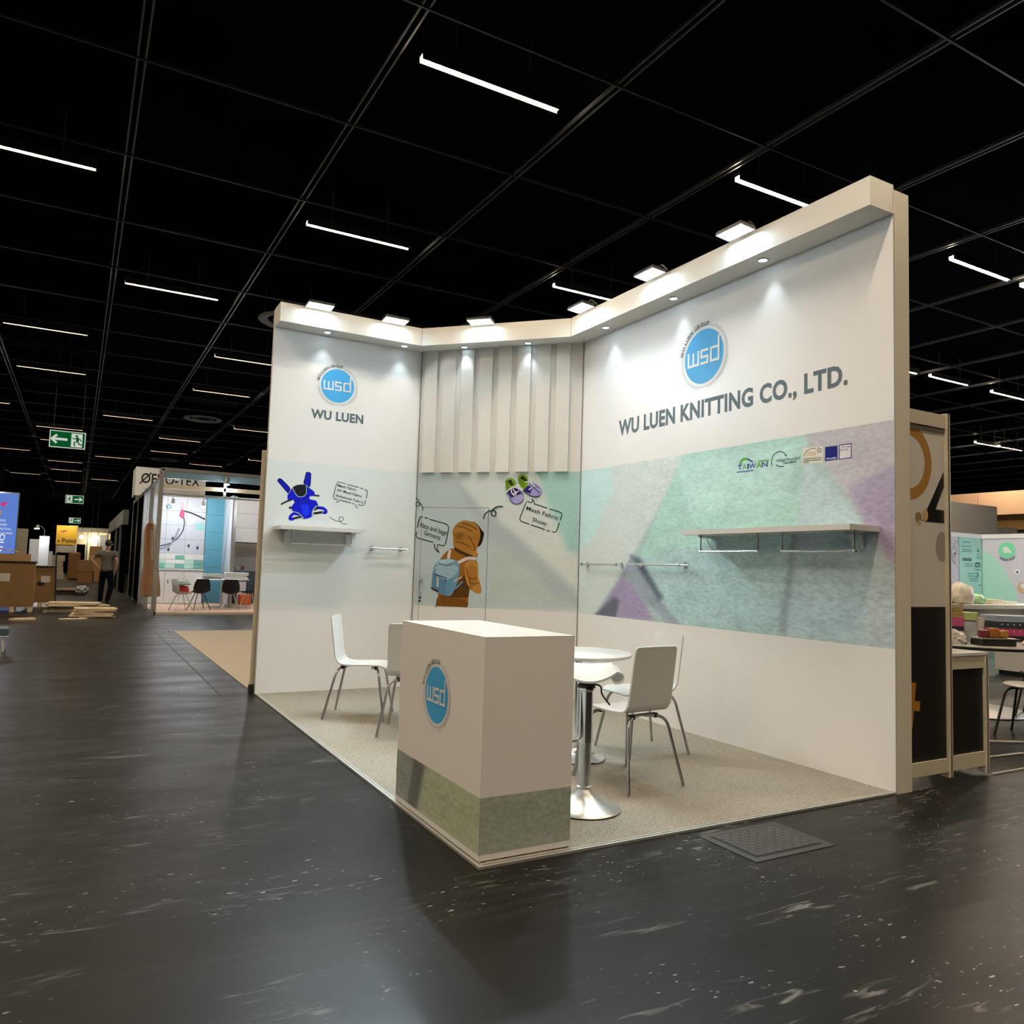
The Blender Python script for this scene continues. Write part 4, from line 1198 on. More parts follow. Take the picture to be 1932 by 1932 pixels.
# ------------------------------------------------------------------ emergency exit signs
m_exit = emit('exit_green', rgb(18, 104, 52), 0.55)
m_exitw = emit('exit_white', rgb(222, 232, 218), 0.75)
def exit_sign(x0, x1, y, z0, z1, left, label):
    t = thing('exit_sign', label, 'sign', ((x0 + x1) / 2, y, z0), 0, 'green exit signs over the aisle')
    w, h = x1 - x0, z1 - z0
    box('case', -w / 2, w / 2, 0, 0.09, 0, h, mat('exit_case', (0.30, 0.32, 0.30), rough=0.4), t, 0.006)
    f = Frame((-w / 2, 0, 0), (1, 0, 0), (0, 0, 1))
    P = Print(f, 0.001, 0.001)
    P.poly([(0, 0), (w, 0), (w, h), (0, h)], m_exitw); P.poly([(.018, .018), (w - .018, .018), (w - .018, h - .018), (.018, h - .018)], m_exit)
    u = h
    ax = w * 0.27 if left else w * 0.70
    d = -1 if left else 1
    P.poly([(ax - d * u * .42, h * .43), (ax + d * u * .3, h * .43), (ax + d * u * .3, h * .57), (ax - d * u * .42, h * .57)][::(1 if d > 0 else -1)], m_exitw)
    P.stroke([(ax + d * u * .12, h * .74), (ax + d * u * .40, h * .5), (ax + d * u * .12, h * .26)], u * .13, m_exitw, False)
    px0 = w * 0.60 if left else w * 0.07
    P.poly([(px0, h * .1), (px0 + w * .31, h * .1), (px0 + w * .31, h * .9), (px0, h * .9)], m_exitw)
    mx_ = px0 + w * .16
    e = -1 if left else 1
    P.disc(mx_ + e * .02 * u, h * .76, u * .07, m_exit, 14)
    P.stroke([(mx_, h * .68), (mx_ - e * u * .04, h * .46)], u * .15, m_exit, False)
    P.stroke([(mx_ - e * u * .02, h * .46), (mx_ + e * u * .15, h * .34), (mx_ + e * u * .10, h * .16)], u * .075, m_exit, False)
    P.stroke([(mx_ - e * u * .05, h * .46), (mx_ - e * u * .10, h * .30), (mx_ - e * u * .26, h * .24)], u * .075, m_exit, False)
    P.stroke([(mx_, h * .66), (mx_ + e * u * .16, h * .56), (mx_ + e * u * .24, h * .64)], u * .055, m_exit, False)
    P.stroke([(mx_, h * .66), (mx_ - e * u * .16, h * .58), (mx_ - e * u * .22, h * .46)], u * .055, m_exit, False)
    P.build('pictogram', t)
    for x in (-w * .4, w * .4):
        tube('hanger', [(x, .045, h), (x, .045, 6.6 - z0)], 0.008, m_black, t, 6)
exit_sign(-2.37, -1.65, 17.2, 3.79, 4.18, True, 'green exit sign with left arrow, nearest and largest over the aisle')
exit_sign(-2.23, -1.55, 35, 3.56, 3.91, False, 'green exit sign with right arrow, second nearest over the aisle')
exit_sign(-2.22, -1.57, 52, 3.31, 3.65, False, 'green exit sign with right arrow, third over the aisle')
exit_sign(-2.30, -1.68, 68, 3.36, 3.70, True, 'green exit sign with left arrow, in front of the yellow board')
exit_sign(-2.1, -1.45, 82, 3.15, 3.50, True, 'farthest small green exit sign at the aisle end')
# ------------------------------------------------------------------ empty neighbour pitch and partition behind the left wall
plot = thing('empty_carpet', 'plain beige carpet of the empty pitch behind the left wall', 'carpet')
box('pile', 0.0, 6.0, 5.36, 12.55, 0.0, 0.008, carpet_material('beige_carpet', (0.40, 0.37, 0.32), (0.50, 0.46, 0.40), (0.45, 0.415, 0.36)), plot)
part = thing('partition', 'cream partition end panel standing behind the left wall', 'partition', (0, 0, 0))
box('panel', 0.03, 1.6, 5.16, 5.20, 0.05, 2.47, m_white, part)
tube('post', [(0.0, 5.18, 0.0), (0.0, 5.18, 2.52)], 0.032, m_frame, part, 8)
box('top_rail', 0.0, 1.6, 5.155, 5.205, 2.44, 2.50, m_frame, part)
box('foot', -0.05, 0.03, 5.10, 5.16, 0.0, 0.09, m_black, part)

# ------------------------------------------------------------------ far left stand (open frame)
Y0 = 17.1
fs = thing('frame_stand', 'open aluminium frame stand with blue printed walls at the left aisle', 'stand')
m_booth = mat('stand_white', (0.74, 0.76, 0.78), rough=0.4, var=0.03)
m_sky = mat('stand_blue', (0.11, 0.36, 0.50), rough=0.45, var=0.05)
m_pale = mat('stand_pale_print', (0.56, 0.60, 0.68), rough=0.4, var=0.12, scale=1.2)
box('floor_carpet', 0.05, 4.2, Y0, 23.6, 0, 0.03, mat('pink_carpet', (0.62, 0.46, 0.38), rough=0.9), fs)
for x, y, h in ((0.0, Y0, 3.5), (-0.02, 19.3, 3.3), (0.0, 21.8, 3.3), (0.0, 24.4, 3.3), (0.0, 26.9, 3.3)):
    box('post', x - 0.05, x + 0.05, y - 0.05, y + 0.05, 0, h, m_alu, fs)
box('beam', 0.0, 4.2, Y0 - 0.04, Y0 + 0.04, 3.27, 3.5, mat('beam_blue', (0.24, 0.38, 0.48), rough=0.35, metal=0.4), fs)
box('beam', 0.0, 4.2, Y0 - 0.05, Y0 + 0.05, 3.44, 3.52, m_alu, fs)
box('beam', 0.0, 4.2, Y0 - 0.03, Y0 + 0.03, 3.03, 3.13, m_frame, fs)
box('beam', 0.0, 4.2, Y0 - 0.03, Y0 + 0.03, 2.86, 2.90, m_alu, fs)
box('beam', -0.04, 0.04, Y0, 26.9, 3.2, 3.3, m_alu, fs)
for x in (1.45, 2.9): box('strut', x - 0.03, x + 0.03, Y0 - 0.03, Y0 + 0.03, 2.88, 3.3, m_alu, fs)
box('kick_rail', 0.0, 4.2, Y0 - 0.05, Y0 - 0.01, 0.0, 0.06, m_frame, fs)
box('glass_panel', -0.02, 0.0, Y0 + 0.06, 19.25, 0.08, 3.2, glass('side_glass', (0.70, 0.85, 0.90), 0.22), fs)
box('glass_panel', -0.02, 0.0, 19.35, 21.7, 0.08, 3.2, glass('side_glass', (0.70, 0.85, 0.90), 0.22), fs)
box('side_panel', -0.03, 0.02, 21.9, 24.3, 0.05, 3.2, m_dark, fs); box('side_panel', -0.03, 0.02, 24.5, 26.8, 0.05, 3.2, m_dark, fs)
# back wall tiles 21.8
nx_, nz_ = 3, 4
for i in range(nx_):
    for j in range(nz_):
        x0, z0 = 0.06 + i * 0.54, 1.50 + j * 0.42
        box('wall_panel', x0, x0 + 0.534, 21.8, 21.84, z0, z0 + 0.414, m_pale, fs)
box('lower_wall', 0.06, 1.68, 21.8, 21.84, 0.05, 1.494, m_booth, fs)
for j in range(6):
    box('blue_panel', 1.69, 2.20, 21.78, 21.84, 0.05 + j * 0.53, 0.05 + j * 0.53 + 0.524, m_sky, fs)
box('blue_return', 2.20, 2.24, 20.4, 21.84, 0.05, 3.22, m_pale, fs)
for j in range(3):
    box('white_panel', 2.34, 3.25, 21.50, 21.54, 1.90 + j * 0.44, 1.90 + j * 0.44 + 0.434, m_booth, fs)
box('lower_back', 2.30, 4.2, 22.6, 22.64, 0.05, 1.9, mat('stand_greige', (0.44, 0.42, 0.38), rough=0.6), fs)
box('edge_post', 2.24, 2.32, 20.36, 20.44, 0.03, 3.2, m_alu, fs)
box('side_wall', 4.16, 4.2, Y0 + 0.1, 22.6, 0.05, 3.2, m_booth, fs)
f = Frame((0, 21.8, 0), (1, 0, 0), (0, 0, 1))
P = Print(f, 0.002)
gr = lambda *c: mat('print_%d_%d_%d' % c, rgb(*c), rough=0.5)
P.stroke([(0.30, 1.66), (0.75, 1.80), (1.02, 2.10), (1.08, 2.45), (0.98, 2.75)], 0.035, gr(60, 60, 78))
P.stroke([(0.98, 2.78), (1.25, 2.72), (1.50, 2.62), (1.66, 2.55)], 0.05, gr(40, 40, 52))
P.stroke([(0.45, 1.60), (0.70, 1.72), (0.85, 1.95), (0.95, 2.25)], 0.06, gr(140, 150, 170))
P.poly([(0.92, 2.62), (1.00, 2.90), (1.08, 2.66), (1.02, 2.52)], gr(190, 70, 110)); P.poly([(0.94, 2.86), (1.00, 3.06), (1.08, 2.90), (1.02, 2.80)], gr(215, 175, 190))
P.stroke([(0.55, 2.92), (0.60, 2.82), (0.70, 2.86), (0.62, 2.94), (0.58, 2.80)], 0.025, gr(50, 130, 180))
P.poly([(1.35, 2.40), (1.64, 2.45), (1.66, 2.20), (1.42, 2.22)], gr(150, 205, 210))
for x, z in ((1.2, 1.75), (0.75, 1.95), (0.65, 1.62), (1.45, 1.7)): P.poly([(x, z), (x + .06, z + .05), (x + .07, z - .05), (x + .02, z - .08)], gr(60, 60, 70))
P.build('ink_print', fs)
P = Print(Frame((2.20, 21.8, 0), (0, -1, 0), (0, 0, 1)), 0.002)
P.stroke([(0.2, 0.5), (0.5, 1.5), (0.7, 2.2), (1.0, 2.9)], 0.08, gr(110, 130, 160)); P.stroke([(0.6, 0.8), (0.8, 1.8), (1.1, 2.5)], 0.05, gr(150, 165, 190)); P.build('ink_print', fs)
def spotlamp(x, y, z, label, watts, r=0.06, arm=((0, 0, 0.15), (0, 0, 0.30))):
    t = thing('spotlight', label, 'lamp', (x, y, z))
    tube('housing', [(0, 0, 0.02), (0, 0, 0.16)], [r, r * 0.8], m_alu, t, 14)
    lathe('bulb', [(0, -0.01), (r * 0.9, 0.0), (r * 0.9, 0.02), (0, 0.02)], emit('booth_lamp', (1.0, 0.97, 0.92), 30), t, seg=14)
    tube('arm', list(arm), 0.012, m_alu, t, 6)
    ld = bpy.data.lights.new('lamp_or_fill', 'POINT'); ld.energy = watts; ld.color = (0.95, 0.98, 1.0); ld.shadow_soft_size = r
    lo = link(bpy.data.objects.new('lamp_or_fill', ld), t); lo.location = (0, -0.02, -0.10)
spotlamp(0.62, 20.6, 2.86, 'left glowing spotlight before the printed wall of the far left stand', 34)
spotlamp(1.42, 20.6, 2.84, 'right glowing spotlight before the printed wall of the far left stand', 34)
spotlamp(1.47, Y0 - 0.12, 3.20, 'glowing lamp on the front beam of the far left stand', 10, 0.07, ((0, 0, 0.12), (0, 0.02, 0.20), (0, 0.09, 0.20)))
spotlamp(3.0, 19.2, 2.95, 'spotlight hidden behind the left wall inside the far left stand', 60)  # out-of-sight lamp added to brighten the stand interior
box('lamp_rail', 0.05, 4.15, 20.55, 20.65, 3.14, 3.18, m_alu, fs)
# cabinets, tiles
cab = thing('low_cabinet', 'white low cabinet with leaf green tiles above in the far left stand', 'cabinet', (0.06, 21.2, 0.03))
box('body', 0.0, 1.55, 0.05, 0.58, 0.0, 0.98, m_booth, cab)
for i in range(3):
    d_ = box('door', 0.02 + i * 0.51, 0.52 + i * 0.51, 0.02, 0.05, 0.03, 0.95, m_booth, cab)
    tube('handle', [(0.10 + i * 0.51, 0.012, 0.6), (0.10 + i * 0.51, 0.012, 0.7)], 0.008, m_black, d_, 6)
box('worktop', -0.0, 1.58, 0.0, 0.58, 0.98, 1.01, m_booth, cab)
random.seed(3)
m_tiles = [mat('tile_green', (0.16, 0.42, 0.36), rough=0.4), mat('tile_mint', (0.45, 0.68, 0.60), rough=0.4), mat('tile_white', (0.76, 0.78, 0.76), rough=0.4)]
for i in range(6):
    for j in range(3):
        o = box('tile', 0.10 + i * 0.262, 0.10 + i * 0.262 + 0.255, 21.785, 21.80, 1.06 + j * 0.13, 1.06 + j * 0.13 + 0.122, random.choice(m_tiles), fs)
sc = thing('side_counter', 'dark blue grey counter with small clutter, right in the far left stand', 'counter', (2.45, 21.7, 0.03))
box('body', 0, 0.75, 0, 0.5, 0, 0.98, mat('counter_slate', (0.035, 0.055, 0.075), rough=0.5), sc); box('worktop', -0.02, 0.77, -0.02, 0.52, 0.98, 1.02, mat('counter_top_blue', (0.10, 0.20, 0.28), rough=0.4), sc)
tag(box('paper_bin', 2.62, 2.86, 21.30, 21.50, 0.03, 0.70, m_booth), 'white upright bin before the slate counter of the far left stand', 'bin')
for i, (x, h, c) in enumerate(((2.56, 0.16, (0.25, 0.16, 0.08)), (2.68, 0.10, (0.5, 0.42, 0.36)), (2.83, 0.14, (0.12, 0.08, 0.06)))):
    o = lathe('jar', [(0, 0), (0.05, 0), (0.055, h * .6), (0.03, h * .8), (0.03, h), (0, h)], mat('jar_%d' % i, c, rough=0.4), None, seg=14)
    o.location = (x, 21.85, 1.05); tag(o, ('brown jar at the left end of the slate counter', 'pale jar in the middle of the slate counter', 'dark jar at the right of the slate counter')[i], 'jar')
# table with linens
t = thing('meeting_table', 'white round table piled with folded white cloths in the far left stand', 'table', (1.95, 19.75, 0.03))
lathe('tabletop', [(0, 0.76), (0.68, 0.76), (0.70, 0.775), (0.68, 0.79), (0, 0.79)], m_booth, t, seg=40)
tube('column', [(0, 0, 0.02), (0, 0, 0.76)], 0.04, m_alu, t, 12); lathe('foot', [(0, 0), (0.28, 0), (0.28, 0.012), (0.05, 0.05), (0, 0.05)], m_alu, t)
def cloth_stack(x, y, z, w, d, n, label, c):
    t = thing('folded_cloth_pile', label, 'cloth', (x, y, z))
    m = mat('cloth_%d' % int(c[0] * 100 + c[2] * 1000), c, rough=0.9, var=0.08, bump=0.3, bscale=12)
    for i in range(n):
        dx, dy, s = random.uniform(-.03, .03), random.uniform(-.03, .03), random.uniform(.9, 1.02)
        box('folded_cloth', -w / 2 * s + dx, w / 2 * s + dx, -d / 2 * s + dy, d / 2 * s + dy, i * 0.045, i * 0.045 + 0.044, m, t, 0.018, True)
cloth_stack(1.62, 19.55, 0.822, 0.52, 0.4, 3, 'white and grey folded cloths on the left half of the far table', (0.66, 0.68, 0.68)); cloth_stack(2.25, 19.6, 0.822, 0.6, 0.42, 4, 'puffy white folded cloths on the right half of the far table', (0.80, 0.82, 0.83))
# bucket chairs
def bucket_chair(x, y, rz, label, shell, legm):
    t = thing('bucket_chair', label, 'chair', (x, y, 0.031), rz, 'bucket chairs in the far left stand')
    bm = bmesh.new(); n = 12; rows = []
    prof = [(0.22, 0.42, 0.19), (0.12, 0.415, 0.22), (-0.05, 0.41, 0.225), (-0.16, 0.45, 0.225), (-0.21, 0.55, 0.225), (-0.24, 0.68, 0.21), (-0.26, 0.80, 0.16)]
    for y_, z_, hw in prof:
        rows.append([bm.verts.new((hw * (-1 + 2 * k / n), y_ + 0.07 * ((-1 + 2 * k / n) ** 2) * (1 if z_ > 0.5 else 0), z_ + (0.06 if z_ < 0.5 else 0.0) * ((-1 + 2 * k / n) ** 2))) for k in range(n + 1)])
    for a, b in zip(rows, rows[1:]):
        for k in range(n): bm.faces.new((a[k], a[k + 1], b[k + 1], b[k]))
    bmesh.ops.solidify(bm, geom=bm.faces[:], thickness=0.012)
    bmesh.ops.recalc_face_normals(bm, faces=bm.faces)
    mesh_from('shell', bm, shell, t, smooth=True)
    for sx in (-1, 1):
        for fy in (-1, 1):
            tube('leg', [(sx * 0.08, fy * 0.08, 0.42), (sx * 0.22, fy * 0.22, 0.0)], 0.011, legm, t, 8)
    return t
m_bk = mat('chair_black', (0.02, 0.02, 0.022), rough=0.45); m_wt = m_booth
bucket_chair(1.22, 18.75, 0.25, 'black bucket chair with thick dark legs left of the far table front', m_bk, m_bk)
bucket_chair(1.98, 18.65, -0.1, 'black bucket chair with thin metal legs in front of the far table', m_bk, m_alu)
bucket_chair(2.62, 19.3, 1.0, 'black bucket chair seen sideways right of the far table', m_bk, m_alu)
wc = bucket_chair(0.72, 18.2, -1.3, 'white bucket chair with a red cushion, nearest in the far left stand', m_wt, m_alu)
o = tag(lathe('red_cushion', [(0, 0), (0.16, 0.02), (0.18, 0.10), (0.15, 0.19), (0, 0.22)], mat('cushion_red', (0.50, 0.03, 0.02), rough=0.7, bump=0.3, bscale=8), None, seg=18), 'red round cushion lying on the white bucket chair', 'cushion'); o.location = (0.72, 18.2, 0.455)
o = tag(lathe('grey_blanket', [(0.20, 0), (0.22, 0.03), (0.16, 0.10), (0, 0.13), (0, 0.08), (0.12, 0.06)], mat('blanket_grey', (0.36, 0.46, 0.48), rough=0.9, bump=0.4, bscale=9), None, seg=18), 'blue grey folded blanket on top of the red cushion', 'blanket'); o.location = (0.72, 18.2, 0.68)
o = tag(box('orange_crate', 2.62, 2.95, 20.85, 21.15, 0.031, 0.34, mat('crate_orange', (0.62, 0.13, 0.02), rough=0.5), None, 0.02), 'orange crate on the floor at the right of the far left stand', 'crate')
# garment on the post
g = thing('hanging_coat', 'orange and cream garment hanging behind the corner post of the far left stand', 'garment', (-0.10, Y0 + 0.30, 0.0))
bm = bmesh.new(); rings = []
for z, rx, ry in ((2.20, .03, .02), (2.14, .09, .05), (2.02, .13, .06), (1.7, .14, .06), (1.3, .15, .07), (1.22, .14, .06), (0.9, .17, .08), (0.55, .20, .08), (0.42, .19, .07)):
    rings.append([bm.verts.new((rx * cos(2 * pi * k / 20) * (1 + .18 * sin(k * 2.4 + z)) + 0.05 * (1.3 - z), ry * sin(2 * pi * k / 20) * (1 + .45 * sin(3.3 * k + z)) , z + .02 * sin(3 * k))) for k in range(20)])
for a, b in zip(rings, rings[1:]):
    for k in range(20):
        f_ = bm.faces.new((a[k], a[(k + 1) % 20], b[(k + 1) % 20], b[k]))
        c_ = (a[k].co + b[k].co) / 2
        f_.material_index = 0 if c_.x > -0.03 and c_.z > 1.3 else (1 if c_.x <= -0.02 and c_.z > 0.6 else 2)
bm.faces.new(rings[0]); bm.faces.new(list(reversed(rings[-1])))
bmesh.ops.recalc_face_normals(bm, faces=bm.faces)
mesh_from('cloth', bm, [mat('coat_cream', (0.62, 0.54, 0.44), rough=0.9), mat('coat_orange', (0.46, 0.24, 0.13), rough=0.9), mat('coat_ochre', (0.42, 0.28, 0.18), rough=0.9)], g, smooth=True)
tube('hanger', rounded([(0, 0, 2.16), (0, 0, 2.24), (0.0, 0.09, 2.26)], 0.02), 0.006, m_alu, g, 6)
# fascia sign behind
fg = thing('fascia_sign', 'white fascia box with black lettering rising behind the far left stand', 'sign', (0, 27.4, 3.55))
box('box', 0.0, 2.35, 0.0, 1.6, 0.0, 1.02, m_booth, fg)
P = Print(Frame((0, 0, 0), (1, 0, 0), (0, 0, 1)), 0.002)
P.text('OEKO-TEX', (0.18, 0.46), (2.15, 0.46), 0.34, m_black, 0.02); P.stroke([(0.14, 0.42), (0.50, 0.84)], 0.05, m_black, False)
P.text('INSPIRING CONFIDENCE', (0.3, 0.18), (2.15, 0.18), 0.10, mat('sign_grey', (0.3, 0.3, 0.3)), 0.0); P.build('lettering_print', fg)
for x in (0.1, 2.25): box('post', x - .05, x + .05, 0.05, 0.15, -3.55, 0.0, m_alu, fg)

# ------------------------------------------------------------------ left aisle: drapes, crates, boards
for i in range(14):
    y = 22 + i * 2.6
    bm = bmesh.new(); n = 16; fr = []
    for k in range(n + 1):
        fr.append((-4.5 + 0.05 * sin(k * 1.9), y + 2.5 * k / n))
    for (xa, ya), (xb, yb) in zip(fr, fr[1:]):
        v = [bm.verts.new(p_) for p_ in ((xa, ya, 0.02), (xb, yb, 0.02), (xb, yb, 4.6), (xa, ya, 4.6))]
        bm.faces.new(v)
    bmesh.ops.solidify(bm, geom=bm.faces[:], thickness=0.01)
    o = mesh_from('black_drape', bm, m_dark)
    tag(o, 'black drape panel along the left of the aisle, %s of the row' % ('nearest', 'second', 'third', 'fourth', 'fifth', 'sixth', 'seventh', 'eighth', 'ninth', 'tenth', 'eleventh', 'twelfth', 'thirteenth', 'farthest')[i], 'drape', 'black drapes along the aisle')

def crate(x, y, w, d, h, rz, label, lab_r):
    t = thing('wooden_crate', label, 'crate', (x, y, 0), rz)
    for px in (-w / 2 + 0.05, 0, w / 2 - 0.05): box('skid', px - .045, px + .045, -d / 2, d / 2, 0, 0.12, m_wood, t)
    box('body', -w / 2, w / 2, -d / 2, d / 2, 0.12, h, mat('crate_board', (0.26, 0.15, 0.055), rough=0.8, var=0.15, scale=3), t)
    box('lid', -w / 2 - .02, w / 2 + .03, -d / 2 - .02, d / 2 + .02, h, h + 0.03, m_black, t)
    l0, l1 = lab_r
    f_ = Frame((0, -d / 2, 0), (1, 0, 0), (0, 0, 1)); P = Print(f_, 0.002)
    P.poly([(l0, h * .62), (l1, h * .62), (l1, h * .78), (l0, h * .78)], mat('paper_label', (0.62, 0.60, 0.54), rough=0.8)); P.build('paper_label', t)
    return t
crate(-2.90, 18.55, 0.80, 0.9, 1.14, 0.02, 'brown board crate with a white paper label, nearest at the left edge', (-0.35, -0.08))
c2 = crate(-2.43, 20.45, 0.62, 0.8, 1.02, 0.02, 'second brown board crate with dark hand hole, behind the first crate', (0.0, 0.20))
P = Print(Frame((0, -0.4, 0), (1, 0, 0), (0, 0, 1)), 0.002); P.disc(0.0, 0.60, 0.085, m_black, 20, 0.06); P.build('hand_hole', c2)
o = tag(box('cardboard_sheet', -0.30, 0.34, -0.25, 0.25, 0, 0.17, m_card), 'folded cardboard lying on top of the nearest brown crate', 'cardboard'); o.location = (-3.0, 18.5, 1.172); o.rotation_euler = (0, 0, 0.3)
o = tag(box('cardboard_flap', -0.30, 0.30, -0.2, 0.2, 0, 0.012, m_card), 'bent cardboard flap on top of the folded cardboard, left edge', 'cardboard'); o.location = (-3.05, 18.45, 1.41); o.rotation_euler = (0.1, 0.15, 0.5)
tag(tube('dark_pole', [(-2.06, 19.75, 0.0), (-2.12, 20.0, 1.35)], 0.02, m_black, None, 8), 'thin dark pole leaning on the second brown crate', 'pole')
def boards(x, y, w, d, n, th, rz, label, spread):
    t = thing('board_pile', label, 'boards', (x, y, 0.0), rz)
    for i in range(n):
        s, dx, dy, r = random.uniform(.82, 1.05), random.uniform(-spread, spread), random.uniform(-spread, spread), random.uniform(-.2, .2)
        o = box('board', -w / 2 * s, w / 2 * s, -d / 2 * s, d / 2 * s, 0, th * 0.86, m_wood, t)
        o.location = (dx, dy, i * th); o.rotation_euler = (0, 0, r)
boards(-1.27, 16.35, 0.80, 0.55, 7, 0.030, 0.05, 'pile of raw boards on the floor, nearer right pile', 0.05)
boards(-1.62, 18.1, 1.25, 0.5, 8, 0.030, -0.03, 'long pile of raw boards on the floor, behind the nearer pile', 0.06)
boards(-1.66, 15.75, 0.62, 0.22, 1, 0.02, 0.1, 'single flat board on the floor before the board piles', 0.01)
boards(-2.55, 15.6, 0.42, 0.22, 2, 0.02, 0.4, 'two thin board scraps on the floor before the crates', 0.03)
bx = thing('dark_open_box', 'dark open box with clear plastic sheet behind the board piles', 'box', (-1.9, 27.5, 0))
box('body', -0.4, 0.35, -0.3, 0.3, 0.0, 0.22, mat('box_dark_brown', (0.05, 0.035, 0.022), rough=0.8), bx); box('edge_board', -0.42, 0.37, -0.32, -0.30, 0.16, 0.24, m_wood, bx)
bm = bmesh.new(); bmesh.ops.create_icosphere(bm, subdivisions=3, radius=0.2)
for v in bm.verts: v.co *= 1 + 0.25 * sin(v.co.x * 37 + v.co.y * 23) * cos(v.co.z * 41)
for v in bm.verts: v.co.z *= 0.8
o = tag(mesh_from('plastic_sheet', bm, mat('plastic_film', (0.55, 0.58, 0.62), rough=0.25, var=0.2, scale=6)), 'crumpled clear plastic sheet beside the dark open box', 'plastic'); o.location = (-1.42, 27.0, 0.17)
# tall white things along the left
def slab(name, x0, x1, y0, y1, z1, m, label, cat, bevel=0.0):
    o = box(name, -(x1 - x0) / 2, (x1 - x0) / 2, -(y1 - y0) / 2, (y1 - y0) / 2, 0, z1, m, None, bevel)
    o.location = ((x0 + x1) / 2, (y0 + y1) / 2, 0); return tag(o, label, cat)
m_beige = mat('beige_panel', (0.42, 0.38, 0.28), rough=0.6)
slab('beige_panel', -3.46, -3.12, 27.0, 27.3, 2.17, m_beige, 'beige panel standing behind the blue banner', 'panel')
slab('white_cabinet', -3.46, -3.10, 36, 36.5, 1.98, m_booth, 'tall greyish white cabinet left of the bright white panel', 'cabinet')
slab('white_cabinet', -3.03, -2.68, 34, 34.5, 2.09, m_booth, 'tall bright white panel right of the white cabinet', 'panel')
slab('white_panel_box', -3.07, -2.72, 42, 42.4, 1.5, m_booth, 'lower white box right of the tall white panels', 'box')
def carton_stack(x, y, w, d, hs, m, label, cat='carton', one='carton'):
    for i, h in enumerate(hs):
        z = sum(hs[:i])
        o = box(one, -w / 2, w / 2, -d / 2, d / 2, 0, h - 0.01, m, None)
        o.location = (x + random.uniform(-.05, .05), y, z); o.rotation_euler = (0, 0, random.uniform(-.1, .1))
        tag(o, label % ['bottom', 'second from the floor', 'third from the floor', 'topmost'][min(i, 3) if i < len(hs) - 1 else 3], cat, 'cartons stacked down the aisle')
m_pale_card = mat('pale_carton', (0.78, 0.71, 0.58), rough=0.8)
carton_stack(-2.62, 46.5, 0.72, 0.6, (0.35, 0.32, 0.32, 0.33), m_pale_card, 'pale carton in the stack left of the brown sack, %s')
carton_stack(-1.22, 40.5, 0.66, 0.6, (0.55, 0.28, 0.30), mat('brown_carton', (0.36, 0.20, 0.09), rough=0.8), 'brown carton in the stack before the man, %s')
carton_stack(-0.80, 43.5, 0.6, 0.6, (0.7, 0.6, 0.55), mat('orange_carton', (0.55, 0.32, 0.15), rough=0.8), 'orange brown carton in the tall stack left of the man, %s')
o = slab('brown_sack', -2.05, -1.45, 46, 46.6, 1.5, mat('paper_sack', (0.40, 0.20, 0.08), rough=0.8, bump=0.5, bscale=5), 'tall brown paper sack on the aisle floor', 'sack', 0.08)
# banner with lamp
bn = thing('banner_stand', 'tall lit blue banner with white lettering at the left edge', 'banner', (-3.62, 23.0, 0))
box('frame', -0.48, 0.43, 0, 0.10, 0.02, 3.08, m_alu, bn)
f = Frame((-0.46, 0, 0), (1, 0, 0), (0, 0, 1)); P = Print(f, 0.003)
m_bb = emit('banner_blue', rgb(104, 140, 224), 0.8); m_bw = emit('banner_white', rgb(232, 238, 250), 0.9)  # banner inks emit, so its lit look is put into the colour
P.poly([(0, 0.42), (0.87, 0.42), (0.87, 3.04), (0, 3.04)], m_bb)
P.poly([(0.40, 2.74), (0.62, 2.82), (0.55, 2.70), (0.60, 2.62)], emit('banner_red', rgb(220, 70, 130), 0.8))
P.poly([(0.40, 2.55), (0.47, 2.55), (0.47, 2.40), (0.40, 2.40)], emit('banner_orange', rgb(220, 150, 70), 0.8))
for k, (b_, x1) in enumerate((('30', 0.60), ('ARE', 0.64), ('FESTIVAL', 0.76), ('AUTUMNS', 0.78))): P.text(b_, (0.46, 2.24 - k * .12), (x1, 2.24 - k * .12), 0.06, m_bw)
P.text('OUNGER CH', (0.50, 1.90), (0.34, 0.35), 0.12, m_bw, 0.015)
P.build('poster_print', bn)
spotlamp(-3.78, 22.9, 3.32, 'bright white lamp above the blue banner', 60, 0.08)
tube('lamp_arm', [(-0.16, 0.04, 3.08), (-0.16, 0.0, 3.5)], 0.015, m_alu, bn, 6)
spotlamp(-3.12, 33.2, 2.35, 'bright lamp before the tall white panels at the left of the aisle', 50, 0.10, ((0, 0, 0.12), (0.15, 0.4, 0.12), (0.25, 0.9, 0.0), (0.25, 0.9, -0.26)))
# stool at the left edge
s_ = thing('folding_stool', 'small stool with dark teal seat cut by the left edge', 'stool', (-2.66, 9.75, 0))
box('seat', -0.24, 0.24, -0.16, 0.16, 0.22, 0.32, mat('stool_teal', (0.05, 0.10, 0.11), rough=0.5), s_, 0.01); box('seat_rim', -0.235, 0.235, -0.155, 0.155, 0.205, 0.22, m_booth, s_)
for sx in (-1, 1):
    for sy in (-1, 1): tube('leg', [(sx * 0.17, sy * 0.12, 0.205), (sx * 0.19, sy * 0.14, 0.0)], 0.011, m_booth, s_, 8)
